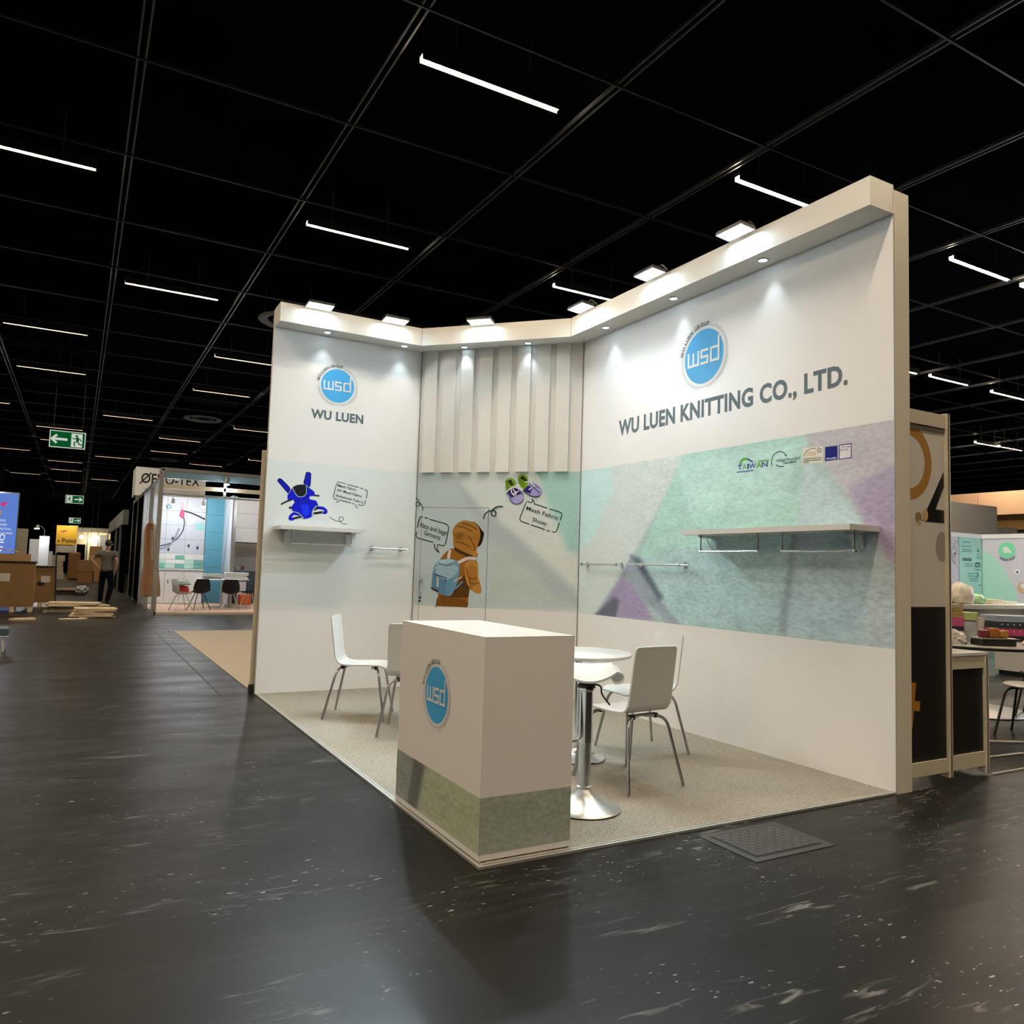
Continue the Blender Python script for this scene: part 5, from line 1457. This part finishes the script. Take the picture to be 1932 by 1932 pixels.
# yellow board at the end of the aisle
yb = thing('yellow_board', 'large yellow board with black word Point at the end of the aisle', 'sign', (-2.35, 61.5, 0))
m_yel = mat('board_yellow', (0.68, 0.38, 0.03), rough=0.5)
box('board', -0.68, 0.62, 0, 0.15, 2.05, 3.45, m_yel, yb)
box('counter', -0.6, 0.45, 0.0, 0.5, 1.5, 2.0, mat('board_beige', (0.45, 0.42, 0.33), rough=0.6), yb)
for x in (-0.62, 0.42): box('post', x - .04, x + .04, 0.05, 0.13, 0, 2.06, m_beige, yb)
P = Print(Frame((0, 0, 0), (1, 0, 0), (0, 0, 1)), 0.004); P.text('Point', (-0.30, 2.22), (0.62, 2.22), 0.30, m_black, 0.02); P.disc(-0.50, 2.32, 0.06, m_black, 14)
P.poly([(-0.42, 3.05), (-0.05, 3.14), (-0.02, 3.02), (-0.35, 2.92)], mat('board_mark', (0.35, 0.12, 0.03), rough=0.5)); P.build('lettering_print', yb)
ld = bpy.data.lights.new('lamp_or_fill', 'AREA'); ld.energy = 90; ld.color = (1, 0.9, 0.75); ld.size = 1.2  # area light without a fixture, added to brighten the yellow board
lo = link(bpy.data.objects.new('lamp_or_fill', ld), yb); lo.location = (0, -1.2, 4.4); lo.rotation_euler = Vector((0, 1.1, -1.6)).to_track_quat('-Z', 'Y').to_euler()
# bright stand at the aisle end
eb = thing('bright_stand', 'brightly lit cream stand at the far end of the aisle', 'stand', (-0.6, 66, 0))
m_cream = mat('stand_cream', (0.80, 0.70, 0.48), rough=0.5)
box('back_wall', -1.3, 1.5, 1.6, 1.7, 0, 3.5, m_cream, eb); box('fascia', -1.3, 1.5, 0, 0.1, 3.15, 3.5, m_cream, eb)
for x in (-1.25, -0.4, 0.35, 1.0): box('post', x - .06, x + .06, 0, 0.12, 0, 3.15, m_booth, eb)
box('dark_gap', -1.1, -0.5, 0.9, 1.0, 0, 2.2, m_dark, eb)
box('shelf_wall', 0.45, 0.95, 0.5, 0.6, 1.6, 3.0, m_booth, eb)
for k, (x, z) in enumerate(((-0.8, 2.75), (-0.15, 2.55), (0.22, 2.72))):
    o = lathe('globe_lamp', [(0.16 * sin(pi * i / 10), -0.16 * cos(pi * i / 10)) for i in range(11)], emit('globe_glow', (1, 0.93, 0.8), 5.0), None, seg=16)
    tube('cord', [(0, 0, 0.15), (0, 0, 6.6 - z)], 0.012, m_black, o, 6)
    o.location = (-0.6 + x, 65.7, z); tag(o, ('white globe lamp in the bright far stand, leftmost', 'white globe lamp in the bright far stand, middle', 'white globe lamp in the bright far stand, rightmost')[k], 'lamp', 'globe lamps in the far stand')
ld = bpy.data.lights.new('lamp_or_fill', 'POINT'); ld.energy = 90; ld.color = (1, 0.85, 0.6); ld.shadow_soft_size = 0.2
lo = link(bpy.data.objects.new('lamp_or_fill', ld), eb); lo.location = (0.2, 0.7, 2.6)
rw_ = thing('grey_stand_front', 'dark stand front with pale fascia at the right side of the aisle', 'stand', (-0.25, 29.5, 0))
box('fascia', 0.0, 0.2, -0.4, 14, 2.55, 3.1, mat('fascia_grey', (0.22, 0.23, 0.21), rough=0.6), rw_); box('side_wall', 0.1, 0.2, -0.4, 14, 0, 2.55, m_dark, rw_)
for y in (2.0, 6.0): box('post', 0.02, 0.10, y, y + .1, 0, 2.55, m_alu, rw_)
# ------------------------------------------------------------------ person in the aisle
def skin(name, V, Ed, m, parent, sub=1, root=0):
    me = bpy.data.meshes.new(name)
    me.from_pydata([v[:3] for v in V], Ed, [])
    o = bpy.data.objects.new(name, me)
    COL.objects.link(o)
    o.modifiers.new('skin', 'SKIN').use_smooth_shade = True
    s = o.modifiers.new('sub', 'SUBSURF'); s.levels = s.render_levels = sub
    for i, v in enumerate(V):
        r = v[3] if isinstance(v[3], tuple) else (v[3], v[3])
        me.skin_vertices[0].data[i].radius = r
        me.skin_vertices[0].data[i].use_root = (i == root)
    dg = bpy.context.evaluated_depsgraph_get()
    nm = bpy.data.meshes.new_from_object(o.evaluated_get(dg))
    bpy.data.objects.remove(o)
    nm.name = name
    nm.materials.clear(); nm.materials.append(m)
    for p in nm.polygons: p.use_smooth = True
    return link(bpy.data.objects.new(name, nm), parent)
man = thing('person', 'man in grey green t-shirt and dark trousers, left hand on hip, seen from behind', 'person', (-0.90, 21.6, 0), radians(-24))
m_skin = mat('skin', (0.44, 0.25, 0.16), rough=0.5); m_hair = mat('hair_dark', (0.012, 0.009, 0.008), rough=0.6)
V = [(0, 0, .96, (.13, .09)), (0, 0, 1.12, (.13, .09)), (0, .01, 1.30, (.16, .11)), (0, 0, 1.44, (.13, .09)), (0, 0, 1.52, .058), (0.01, .015, 1.60, .066), (0.012, .02, 1.68, (.076, .092)), (0.012, .015, 1.76, (.070, .085)), (0.012, .012, 1.80, .045),
     (-.18, 0, 1.45, .058), (-.40, -.06, 1.24, .042), (-.215, -.10, 1.06, .030), (-.195, -.09, 1.03, .026),
     (.19, 0, 1.45, .058), (.285, -.03, 1.19, .042), (.235, .00, 0.97, .030), (.225, .01, .92, .027),
     (-.095, 0, .88, .085), (-.115, .02, .50, .058), (-.125, 0, .09, .042), (-.135, .11, .035, .036),
     (.10, 0, .88, .085), (.125, .06, .50, .058), (.075, -.04, .09, .042), (.10, .08, .035, .036)]
Ed = [(0, 1), (1, 2), (2, 3), (3, 4), (4, 5), (5, 6), (6, 7), (7, 8), (3, 9), (9, 10), (10, 11), (11, 12), (3, 13), (13, 14), (14, 15), (15, 16), (0, 17), (17, 18), (18, 19), (19, 20), (0, 21), (21, 22), (22, 23), (23, 24)]
def fingers(base, dirs):
    for d, ln, r in dirs:
        i = len(V)
        b_ = Vector(V[base][:3]); d = Vector(d).normalized()
        V.append((*(b_ + d * ln * .55), r)); V.append((*(b_ + d * ln + Vector((0, 0, -.01))), r * .85))
        Ed.append((base, i)); Ed.append((i, i + 1))
fingers(12, [((.7, .45, -.5), .085, .009), ((.75, .2, -.6), .092, .009), ((.7, 0, -.7), .088, .009), ((.6, -.2, -.75), .07, .008), ((.5, .6, .5), .06, .010)])
fingers(16, [((-.1, .35, -1), .085, .009), ((-.1, .12, -1), .092, .009), ((-.1, -.1, -1), .088, .009), ((-.1, -.3, -1), .07, .008), ((-.4, .7, -.5), .06, .010)])
skin('body', V, Ed, m_skin, man, 1)
S = [(0, 0, .89, (.190, .150)), (0, 0, 1.02, (.182, .140)), (0, 0, 1.14, (.160, .115)), (0, .01, 1.30, (.195, .135)), (0, 0, 1.43, (.165, .11)), (0, 0, 1.505, .075), (-.20, 0, 1.44, .085), (-.32, -.035, 1.32, .074), (.21, 0, 1.44, .085), (.262, -.02, 1.30, .074)]
skin('t_shirt', S, [(0, 1), (1, 2), (2, 3), (3, 4), (4, 5), (4, 6), (6, 7), (4, 8), (8, 9)], mat('shirt_grey_green', (0.115, 0.11, 0.085), rough=0.85, bump=0.3, bscale=7), man, 2)
T = [(0, 0, 1.04, (.155, .108)), (0, 0, .93, (.165, .118)), (-.095, 0, .84, .105), (-.115, .02, .50, .074), (-.125, 0, .06, .062), (.10, 0, .84, .105), (.125, .06, .50, .076), (.075, -.04, .06, .064)]
skin('trousers', T, [(0, 1), (1, 2), (2, 3), (3, 4), (1, 5), (5, 6), (6, 7)], mat('trousers_black', (0.005, 0.005, 0.007), rough=0.9, spec=0.1), man, 2)
bm = bmesh.new(); bmesh.ops.create_icosphere(bm, subdivisions=3, radius=1.0)
for v in bm.verts: v.co = Vector((0.012 + v.co.x * 0.090, -0.004 + v.co.y * 0.104, 1.722 + v.co.z * 0.106))
bmesh.ops.delete(bm, geom=[v for v in bm.verts if (v.co.y > 0.05 and v.co.z < 1.755) or v.co.z < 1.645], context='VERTS')
bmesh.ops.solidify(bm, geom=bm.faces[:], thickness=0.012)
mesh_from('hair', bm, m_hair, man, smooth=True)
skin('beard', [(0.04, .075, 1.625, (.042, .03)), (0.055, .05, 1.66, (.030, .03))], [(0, 1)], m_hair, man, 1)
for sx in (-1, 1):
    o = lathe('ear', [(0, -.014), (.016, -.008), (.018, 0), (.012, .006), (0, .004)], m_skin, man, seg=12); o.location = (.012 + sx * .083, .015, 1.675); o.rotation_euler = (0, sx * pi / 2, 0); o.scale = (1.5, 1, 1)
bm = bmesh.new(); bmesh.ops.create_icosphere(bm, subdivisions=1, radius=.016, matrix=Matrix.Translation((.055, .112, 1.672)))
mesh_from('nose', bm, m_skin, man, smooth=True)
for sx in (.025, .085):
    bm = bmesh.new(); bmesh.ops.create_icosphere(bm, subdivisions=1, radius=.010, matrix=Matrix.Translation((sx, .098, 1.70)))
    mesh_from('eye', bm, m_booth, man, smooth=True)
bm = bmesh.new(); add_box(bm, .032, .075, .100, .112, 1.632, 1.640); mesh_from('mouth', bm, mat('lips', (.3, .1, .08)), man)
for s_x, V_ in ((-1, [(-.125, -.045, .045, (.046, .040)), (-.13, .05, .045, (.048, .038)), (-.14, .15, .035, (.042, .03))]), (1, [(.07, -.085, .045, (.046, .040)), (.08, .01, .045, (.048, .038)), (.105, .11, .035, (.042, .03))])):
    skin('shoe', V_, [(0, 1), (1, 2)], m_black, man, 1)

# ------------------------------------------------------------------ neighbour panels right of the stand
pp = thing('neighbour_panel', 'tall white and black framed panel with brown ring print, right of the stand', 'panel', (3.39, 0.05, 0))
x0, x1 = 3.15 - 3.39, 3.60 - 3.39
box('upper_board', x0, x1, 0, 0.03, 1.187, 2.43, mat('upper_board_white', (0.66, 0.64, 0.58), rough=0.45, var=0.02), pp)
box('lower_board', x0, x1, 0, 0.03, 0.16, 1.183, m_blackpanel, pp)
box('top_rail', x0, x1, -0.015, 0.035, 2.43, 2.525, m_frame, pp)
box('grey_rail', x0, x1, -0.004, 0.03, 2.395, 2.43, mat('rail_grey', (0.28, 0.25, 0.20), rough=0.5), pp)  # darker grey strip below the top rail
box('bottom_rail', x0, x1, -0.015, 0.035, 0.07, 0.16, m_frame, pp)
post = box('post', x1, x1 + 0.042, -0.022, 0.042, 0.03, 2.54, m_frame, pp, 0.004)
box('groove', x1 + 0.017, x1 + 0.025, -0.0235, -0.021, 0.03, 2.54, m_black, post)
box('post', x0 - 0.0, x0 + 0.006, -0.01, 0.04, 0.03, 2.525, m_frame, pp)
f = Frame((0, 0, 0), (1, 0, 0), (0, 0, 1)); P = Print(f, 0.001)
cxr = 3.195 - 3.39
m_ringb = mat('ink_brown_ring', (0.42, 0.21, 0.05), rough=0.5); m_tan = mat('ink_tan', (0.62, 0.42, 0.22), rough=0.5)
P.stroke([(cxr + 0.222 * cos(radians(a_)), 2.165 + 0.222 * sin(radians(a_))) for a_ in range(-101, 102, 6)], 0.075, m_ringb, False)
P.build('ring_print', pp); P = Print(f, 0.001)
P.poly([(0.205, 2.13), (0.205, 2.02), (0.075, 1.800), (-0.045, 1.765), (-0.030, 1.80), (-0.005, 1.83)], m_black)
P.poly([(-0.02, 1.765), (0.205, 1.765), (0.205, 1.855), (0.01, 1.860)], m_black)
P.disc(-0.012, 1.81, 0.033, m_tan, 20, 0.042); P.disc(-0.085, 1.79, 0.034, mat('ink_olive', (0.28, 0.22, 0.08)), 18, 0.036); P.disc(-0.075, 1.755, 0.020, m_tan, 14)
P.build('letter_print', pp); P = Print(f, 0.001)
P.disc(0.175, 1.60, 0.07, mat('ink_oval_grey', (0.34, 0.33, 0.28)), 24, 0.105)  # plain grey oval in the print
P.build('oval_print', pp); P = Print(f, 0.001)
a_ = radians(-8)
for hw, hh in ((0.026, 0.150), (0.086, 0.032)):
    P.poly([(-0.170 + u * hw * cos(a_) - v * hh * sin(a_), 0.535 + u * hw * sin(a_) + v * hh * cos(a_)) for u, v in ((-1, -1), (1, -1), (1, 1), (-1, 1))], mat('ink_amber', (0.45, 0.20, 0.03), rough=0.5))
P.build('plus_print', pp)
lc = thing('low_counter', 'low cream framed counter with black front beside the tall panel', 'counter', (3.86, 0.05, 0))
x0, x1 = 3.645 - 3.86, 4.035 - 3.86
box('front_board', x0, x1, 0, 0.03, 0.17, 0.755, m_blackpanel, lc); box('top_rail', x0, x1, -0.012, 0.035, 0.755, 0.845, m_frame, lc); box('bottom_rail', x0, x1, -0.012, 0.035, 0.07, 0.17, m_frame, lc)
p_ = box('post', x1, x1 + 0.045, -0.02, 0.04, 0.02, 0.85, m_frame, lc, 0.004); box('groove', x1 + 0.018, x1 + 0.026, -0.0215, -0.019, 0.02, 0.85, m_black, p_)
box('top', x0, x1 + 0.045, -0.02, 0.42, 0.845, 0.865, m_gloss, lc); box('side', x1, x1 + 0.03, 0.04, 0.42, 0.05, 0.845, m_frame, lc)

# table with goods
gt = thing('goods_table', 'large white round table with black rim, full of goods, at the right edge', 'table', (6.75, 1.75, 0))
lathe('tabletop', [(0, 0.71), (0.97, 0.71), (0.98, 0.718), (0.98, 0.736), (0, 0.736)], m_black, gt, seg=64)
lathe('top_skin', [(0, 0.736), (0.975, 0.736), (0.975, 0.745), (0, 0.745)], m_gloss, gt, seg=64)
tube('column', [(0, 0, 0.03), (0, 0, 0.715)], 0.045, m_steel, gt, 16)
lathe('foot', [(0, 0), (0.57, 0.0), (0.58, 0.01), (0.55, 0.018), (0.05, 0.03), (0, 0.03)], m_steel, gt, seg=40)
def flat_box(x, y, z, w, d, h, rz, c, label, dots=None):
    t = thing('gift_box', label, 'box', (x, y, z), rz, 'boxes on the goods table')
    m = mat('box_%d_%d_%d' % tuple(int(v * 100) for v in c), c, rough=0.5, var=0.06)
    box('body', -w / 2, w / 2, -d / 2, d / 2, 0, h * .55, m, t); box('lid', -w / 2 - .006, w / 2 + .006, -d / 2 - .006, d / 2 + .006, h * .55, h - .002, m, t)
    if dots:
        P = Print(Frame((0, -d / 2 - .006, 0), (1, 0, 0), (0, 0, 1)), 0.001, 0.0)
        for k in range(7): P.disc(-w / 2 + w * (k + .5) / 7, h * .62, h * .12, dots, 10)
        P.build('dot_print', t)
    return t
ra = radians(-28)
TZ = 0.746
zs = TZ
for h, c, lab in ((0.085, (0.02, 0.02, 0.05), 'navy box at the bottom of the left stack on the goods table'), (0.085, (0.025, 0.025, 0.06), 'navy box second from the bottom in the left stack'), (0.10, (0.55, 0.09, 0.26), 'pink box in the left stack on the goods table'),
                  (0.055, (0.45, 0.33, 0.12), 'ochre box above the pink box'), (0.05, (0.40, 0.30, 0.11), 'brown box near the top of the left stack'), (0.04, (0.60, 0.50, 0.40), 'pale flat box on top of the left stack')):
    flat_box(6.28, 1.77, zs, 0.34, 0.28, h * 0.92, ra, c, lab); zs += h * 0.92 + 0.001
zs = TZ
for h, c, lab, dots in ((0.06, (0.02, 0.02, 0.02), 'black tray box at the bottom of the right stack', None), (0.075, (0.42, 0.05, 0.16), 'crimson box with pink dots in the right stack', mat('dot_pink', (0.8, 0.3, 0.45))), (0.07, (0.03, 0.035, 0.045), 'black box with white dots in the right stack', m_booth), (0.065, (0.30, 0.37, 0.47), 'blue grey box on top of the right stack', None)):
    flat_box(7.19, 1.54, zs, 0.46, 0.3, h, ra, c, lab, dots); zs += h + 0.001
tr_ = thing('black_tray', 'black tray with small food packs on the goods table', 'tray', (6.30, 1.23, TZ), ra)
box('tray', -0.17, 0.17, -0.1, 0.1, 0, 0.065, m_black, tr_, 0.008); box('rim', -0.19, 0.19, -0.12, 0.12, 0.065, 0.075, m_alu, tr_)
for k, (dx, c, lab) in enumerate(((-0.10, (0.18, 0.04, 0.03), 'dark red pack on the black tray'), (0.0, (0.45, 0.16, 0.04), 'orange red pack in the middle of the black tray'), (0.10, (0.55, 0.28, 0.06), 'amber pack on the right of the black tray'))):
    o = tag(box('snack_pack', -0.045, 0.045, -0.03, 0.03, 0, 0.075 + .02 * (k == 1), mat('pack_%d' % k, c, rough=0.4, var=0.2, scale=20), None, 0.012), lab, 'pack', 'packs on the black tray')
    o.location = (6.30 + dx * cos(ra), 1.23 + dx * sin(ra), TZ + 0.0755); o.rotation_euler = (0, 0, ra + 0.3 * (k - 1))
def lump(name, x, y, z, rx, ry, rz_, m, label, cat, amp=0.18, seed=1):
    bm = bmesh.new(); bmesh.ops.create_icosphere(bm, subdivisions=3, radius=1.0)
    for v in bm.verts:
        c = v.co.copy()
        v.co = c * (1 + amp * sin(c.x * 5.1 + seed) * cos(c.y * 6.3 - seed) + amp * .5 * sin(c.z * 9 + c.x * 7 + seed))
        v.co.x *= rx; v.co.y *= ry; v.co.z = max(v.co.z * rz_, -rz_ * .6)
    zmin = min(v.co.z for v in bm.verts)
    for v in bm.verts: v.co.z -= zmin
    o = mesh_from(name, bm, m, None, True); o.location = (x, y, z); return tag(o, label, cat)
m_paper = mat('crumpled_paper', (0.72, 0.68, 0.60), rough=0.8, bump=0.5, bscale=14)
lump('crumpled_paper', 6.66, 0.98, TZ, 0.17, 0.12, 0.05, m_paper, 'crumpled white paper at the front right of the goods table', 'paper', 0.22, 2)
lump('plastic_bag', 6.08, 1.50, TZ, 0.13, 0.11, 0.08, mat('clear_bag', (0.62, 0.60, 0.55), rough=0.3, var=0.15), 'crumpled clear bag on the goods table before the left box stack', 'bag', 0.2, 4)
o = thing('cosmetic_jar', 'clear jar with green label on the goods table', 'jar', (6.58, 1.66, TZ))
lathe('body', [(0, 0), (0.10, 0), (0.105, 0.02), (0.105, 0.20), (0.09, 0.22), (0, 0.22)], mat('jar_clear', (0.40, 0.43, 0.46), rough=0.15, var=0.2), o); lathe('lid', [(0, 0.22), (0.11, 0.22), (0.11, 0.30), (0, 0.30)], mat('jar_lid_green', (0.48, 0.60, 0.26), rough=0.4), o)
o = thing('glass_beaker', 'glass tumbler of tools in the middle of the goods table', 'glass', (6.85, 1.75, TZ))
lathe('body', [(0, 0), (0.09, 0), (0.12, 0.24), (0.113, 0.24), (0.085, 0.01), (0, 0.01)], glass('beaker_glass', (0.62, 0.60, 0.54), 0.5), o)
# backless stools at the right edge
def low_stool(x, y, rz, label):
    t = thing('low_stool', label, 'stool', (x, y, 0), rz, 'white low stools by the goods table')
    lathe('seat', [(0, 0.438), (0.17, 0.438), (0.195, 0.446), (0.200, 0.456), (0.190, 0.466), (0.14, 0.470), (0, 0.466)], m_gloss, t, seg=36)
    ml = mat('leg_dark', (0.05, 0.045, 0.04), rough=0.35, metal=0.6)
    for k in range(4):
        a_ = pi / 4 + k * pi / 2
        tube('leg', rounded([(0.03 * cos(a_), 0.03 * sin(a_), 0.428), (0.19 * cos(a_), 0.19 * sin(a_), 0.425), (0.30 * cos(a_), 0.30 * sin(a_), 0)], 0.07, 6), 0.011, ml, t, 8)
        box('mount', 0.08 * cos(a_) - .02, 0.08 * cos(a_) + .02, 0.08 * sin(a_) - .02, 0.08 * sin(a_) + .02, 0.418, 0.440, m_black, t)
low_stool(5.86, 0.68, radians(10), 'white backless stool with dark bent legs cut by the right edge')
low_stool(7.02, 1.14, 0.3, 'white stool under the goods table, only its seat edge showing')
wt = thing('white_plinth', 'white box plinth under the goods table', 'plinth', (11.2, 3.1, 0)); box('body', -0.6, 0.45, 0, 0.5, 0.06, 0.55, m_gloss, wt); box('foot', -0.56, 0.41, 0.04, 0.46, 0, 0.06, m_black, wt)
tag(box('dark_cabinet', 11.9, 12.8, 2.9, 3.4, 0, 0.75, m_blackpanel), 'black cabinet beside the white plinth at the right edge', 'cabinet')
# cables and scrap on the neighbour floor
for k, (p, lab) in enumerate(([[(4.35, 0.9, .012), (4.7, 0.85, .012), (5.2, 0.7, .012), (5.9, 0.35, .012)], 'pale cable lying on the floor under the goods table'], [[(4.5, 0.35, .01), (5.0, 0.32, .01), (5.5, 0.1, .01)], 'thin cable lying on the floor beside the low counter'])):
    tag(tube('floor_cable', [Vector(q) for q in p], 0.008, m_gloss, None, 6), lab, 'cable')
tag(box('floor_edge_trim', 4.10, 6.4, 0.02, 0.035, 0, 0.012, mat('floor_trim_grey', (0.35, 0.34, 0.30), rough=0.4)), 'pale edge trim along the neighbouring floor', 'trim')

# ------------------------------------------------------------------ display counter and green stand, far right
dc = thing('display_counter', 'pale display counter carrying bags, before the green stand', 'counter', (11.0, 3.75, 0))
box('worktop', -1.6, 2.4, -0.05, 0.6, 0.96, 1.02, mat('counter_pale', (0.60, 0.57, 0.48), rough=0.5), dc); box('front_panel', -1.6, 2.4, 0.0, 0.04, 0.30, 0.96, mat('counter_grey_front', (0.46, 0.44, 0.40), rough=0.5), dc)
for x in (-1.55, 0.4, 2.35): box('leg', x - .04, x + .04, 0.04, 0.10, 0, 0.96, m_alu, dc)
CZ2 = 1.021
lump('white_paper_bag', 10.42, 4.00, CZ2, 0.22, 0.17, 0.21, m_paper, 'big crumpled cream bag standing on the display counter', 'bag', 0.12, 1)
lump('cream_pouch', 10.06, 4.06, CZ2, 0.14, 0.13, 0.13, mat('pouch_cream', (0.62, 0.56, 0.42), rough=0.8), 'cream pouch left of the big cream bag', 'pouch', 0.08, 3)
lump('green_pouch', 10.86, 4.00, CZ2, 0.13, 0.11, 0.10, mat('pouch_green', (0.34, 0.58, 0.34), rough=0.6), 'pale green pouch right of the big cream bag', 'pouch', 0.12, 5)
bb = thing('black_bag', 'black handbag standing at the left end of the display counter', 'bag', (9.60, 4.10, CZ2))
bm = bmesh.new(); add_prism(bm, [(-0.32, 0), (0.22, 0), (0.04, 0.52), (-0.32, 0.55)], -0.06, 0.06)
for v in bm.verts: v.co = Vector((v.co.x, v.co.z, v.co.y))
bmesh.ops.recalc_face_normals(bm, faces=bm.faces); mesh_from('body', bm, m_black, bb)
tube('handle', rounded([(-0.2, 0, 0.53), (-0.17, 0, 0.63), (-0.09, 0, 0.63), (-0.06, 0, 0.53)], 0.03), 0.008, m_black, bb, 6)
for k, (x, c, lab) in enumerate(((11.22, (0.70, 0.66, 0.50), 'cream leaflet pile right of the green pouch'), (11.62, (0.74, 0.70, 0.56), 'cream leaflet pile at the right end of the display counter'))):
    o = tag(box('leaflet_pile', -0.15, 0.15, -0.1, 0.1, 0, 0.05 + 0.03 * (k == 0), mat('leaflet_%d' % k, c, rough=0.6)), lab, 'leaflets'); o.location = (x, 3.98, CZ2)
gs = thing('green_stand', 'mint green printed exhibition stand walls at the far right', 'stand', (17.35, 7.6, 0))
m_mint = mat('stand_mint', (0.42, 0.74, 0.66), rough=0.4, var=0.10, scale=0.6); m_lil = mat('stand_pale_lilac', (0.62, 0.62, 0.70), rough=0.4, var=0.08, scale=0.6)
box('pale_panel', -3.4, -0.95, 0, 0.05, 0, 2.42, m_lil, gs); box('mint_panel', -0.94, 0.0, 0, 0.05, 0, 2.42, m_mint, gs)
box('top_rail', -3.4, 0.02, -0.02, 0.05, 2.42, 2.52, m_booth, gs); box('top_rail', -0.02, 0.05, -4.6, 0.0, 2.42, 2.52, m_booth, gs)
box('side_panel', 0.0, 0.05, -4.6, 0.0, 0, 2.42, m_lil, gs)
for x in (-0.95, -0.02): box('joint', x - .012, x + .012, -0.015, 0.0, 0, 2.42, mat('joint_mint', (0.30, 0.42, 0.40), rough=0.5), gs)
P = Print(Frame((0, 0, 0), (1, 0, 0), (0, 0, 1)), 0.004, 0.001)
m_tl = mat('print_teal', (0.13, 0.36, 0.36)); m_nv = mat('print_navy', (0.03, 0.09, 0.13)); m_gb = mat('print_grey', (0.40, 0.42, 0.46))
for z, x0, x1 in ((2.31, -.80, -.48), (2.21, -.84, -.45), (2.13, -.82, -.42), (2.09, -.82, -.40)): P.stroke([(x0, z), (x1, z)], 0.022, m_tl, False)
P.text('intertek', (-0.80, 1.87), (-0.43, 1.87), 0.085, m_nv, 0.03)
P.poly([(-.22, 2.09), (-.10, 2.09), (-.16, 2.21)], m_tl)
for z in (2.04, 1.98, 1.94): P.stroke([(-.24, z), (-.06, z)], 0.018, m_tl, False)
P.text('CTI', (-0.31, 1.73), (-0.10, 1.73), 0.105, m_nv, 0.05)
for z, x0, x1 in ((1.80, -.74, -.42), (1.75, -.74, -.40), (1.67, -.34, -.10), (1.57, -.60, -.30), (1.51, -.60, -.24), (1.45, -.58, -.20), (1.40, -.54, -.22), (1.30, -.2, -.06)): P.stroke([(x0, z), (x1, z)], 0.016, m_tl, False)
P.stroke([(-.24, 1.60), (-.20, 1.55), (-.24, 1.49)], 0.035, m_nv, False)
P.stroke([(-1.16, 2.20), (-1.27, 2.06), (-1.16, 1.93), (-1.06, 2.07), (-1.16, 2.20), (-1.04, 2.32)], 0.03, m_gb); P.disc(-1.14, 2.02, 0.03, m_nv, 12); P.stroke([(-1.22, 1.90), (-1.10, 1.78)], 0.045, m_gb, False)
P.build('poster_print', gs)
P = Print(Frame((0, 0, 0), (0, -1, 0), (0, 0, 1)), 0.004, 0.001)
P.poly([(0.0, 0.2), (0.0, 2.12), (0.16, 2.08), (0.34, 1.92), (0.52, 1.66), (0.68, 1.40), (0.78, 1.15), (0.82, 0.6), (0.82, 0.2)], mat('print_mint_curve', (0.42, 0.73, 0.63), rough=0.4))
P.disc(0.58, 2.14, 0.19, mat('print_green_disc', (0.20, 0.72, 0.42)), 40); P.disc(0.56, 2.15, 0.075, m_booth, 24); P.disc(0.65, 2.10, 0.035, m_booth, 14)
P.arc_text('SENSUS BABY', 0.58, 2.14, 0.255, 225, 325, 0.05, m_nv, 0.03, inward=True)
P.disc(0.80, 1.64, 0.075, m_booth, 20); P.disc(0.805, 1.63, 0.026, m_nv, 12); P.disc(0.93, 1.28, 0.13, mat('print_peach', (0.62, 0.42, 0.28)), 24); P.disc(0.935, 1.32, 0.06, m_booth, 16)
P.build('poster_print', gs)
for k, (x, y, w_) in enumerate(((15.0, 3.4, 330), (13.2, 3.0, 260))):  # lamps and masts placed out of view to light the green walls
    spotlamp(x, y, 3.1, ('lamp over the green stand, left one', 'lamp over the green stand, right one')[k], w_, 0.07)
    tube('mast', [(x + 0.06, y + 0.1, 0), (x + 0.06, y + 0.1, 3.3)], 0.02, m_alu, gs, 6).location = (-17.35, -7.6, 0)
# big peach wall behind
pw = thing('peach_wall', 'large peach lit fascia wall rising behind the green stand', 'wall', (26.0, 12.0, 0))
m_peach = mat('peach_board', (0.66, 0.44, 0.29), rough=0.6, var=0.03, scale=0.4)
box('board', 0, 0.2, 0.65, 6, 3.72, 4.52, m_peach, pw); box('board', 0, 0.2, -7, 0.62, 3.72, 4.52, m_peach, pw)
box('joint', 0.05, 0.15, 0.62, 0.65, 3.72, 4.52, m_black, pw)
box('under_board', 0.25, 0.5, -7, 6, 3.2, 3.72, mat('under_brown', (0.22, 0.12, 0.03), rough=0.7), pw); box('inner_wall', 1.0, 1.2, -7, 6, 0, 3.2, mat('inner_dark', (0.05, 0.035, 0.02), rough=0.7), pw)
for y in (-6.8, -2.0, 5.8): box('post', 0.02, 0.18, y, y + 0.16, 0, 3.72, m_booth, pw)
gb = thing('grey_wall_box', 'grey panel wall between the green stand and the peach wall', 'panel', (21.5, 9.4, 0))
box('panel', -3.0, -0.2, 0, 0.1, 0.0, 3.55, mat('panel_grey', (0.40, 0.38, 0.34), rough=0.5), gb); box('panel', -0.2, 1.4, 0.3, 0.4, 0.0, 3.02, mat('panel_grey', (0.40, 0.38, 0.34), rough=0.5), gb)
ld = bpy.data.lights.new('lamp_or_fill', 'AREA'); ld.energy = 95; ld.color = (1.0, 0.78, 0.55); ld.shape = 'RECTANGLE'; ld.size = 8; ld.size_y = 0.4  # area light aimed at the peach boards, no fixture built
lo = link(bpy.data.objects.new('lamp_or_fill', ld), pw); lo.location = (-2.5, -1.0, 5.7); lo.rotation_euler = Vector((2.5, 0, -1.5)).to_track_quat('-Z', 'Y').to_euler()
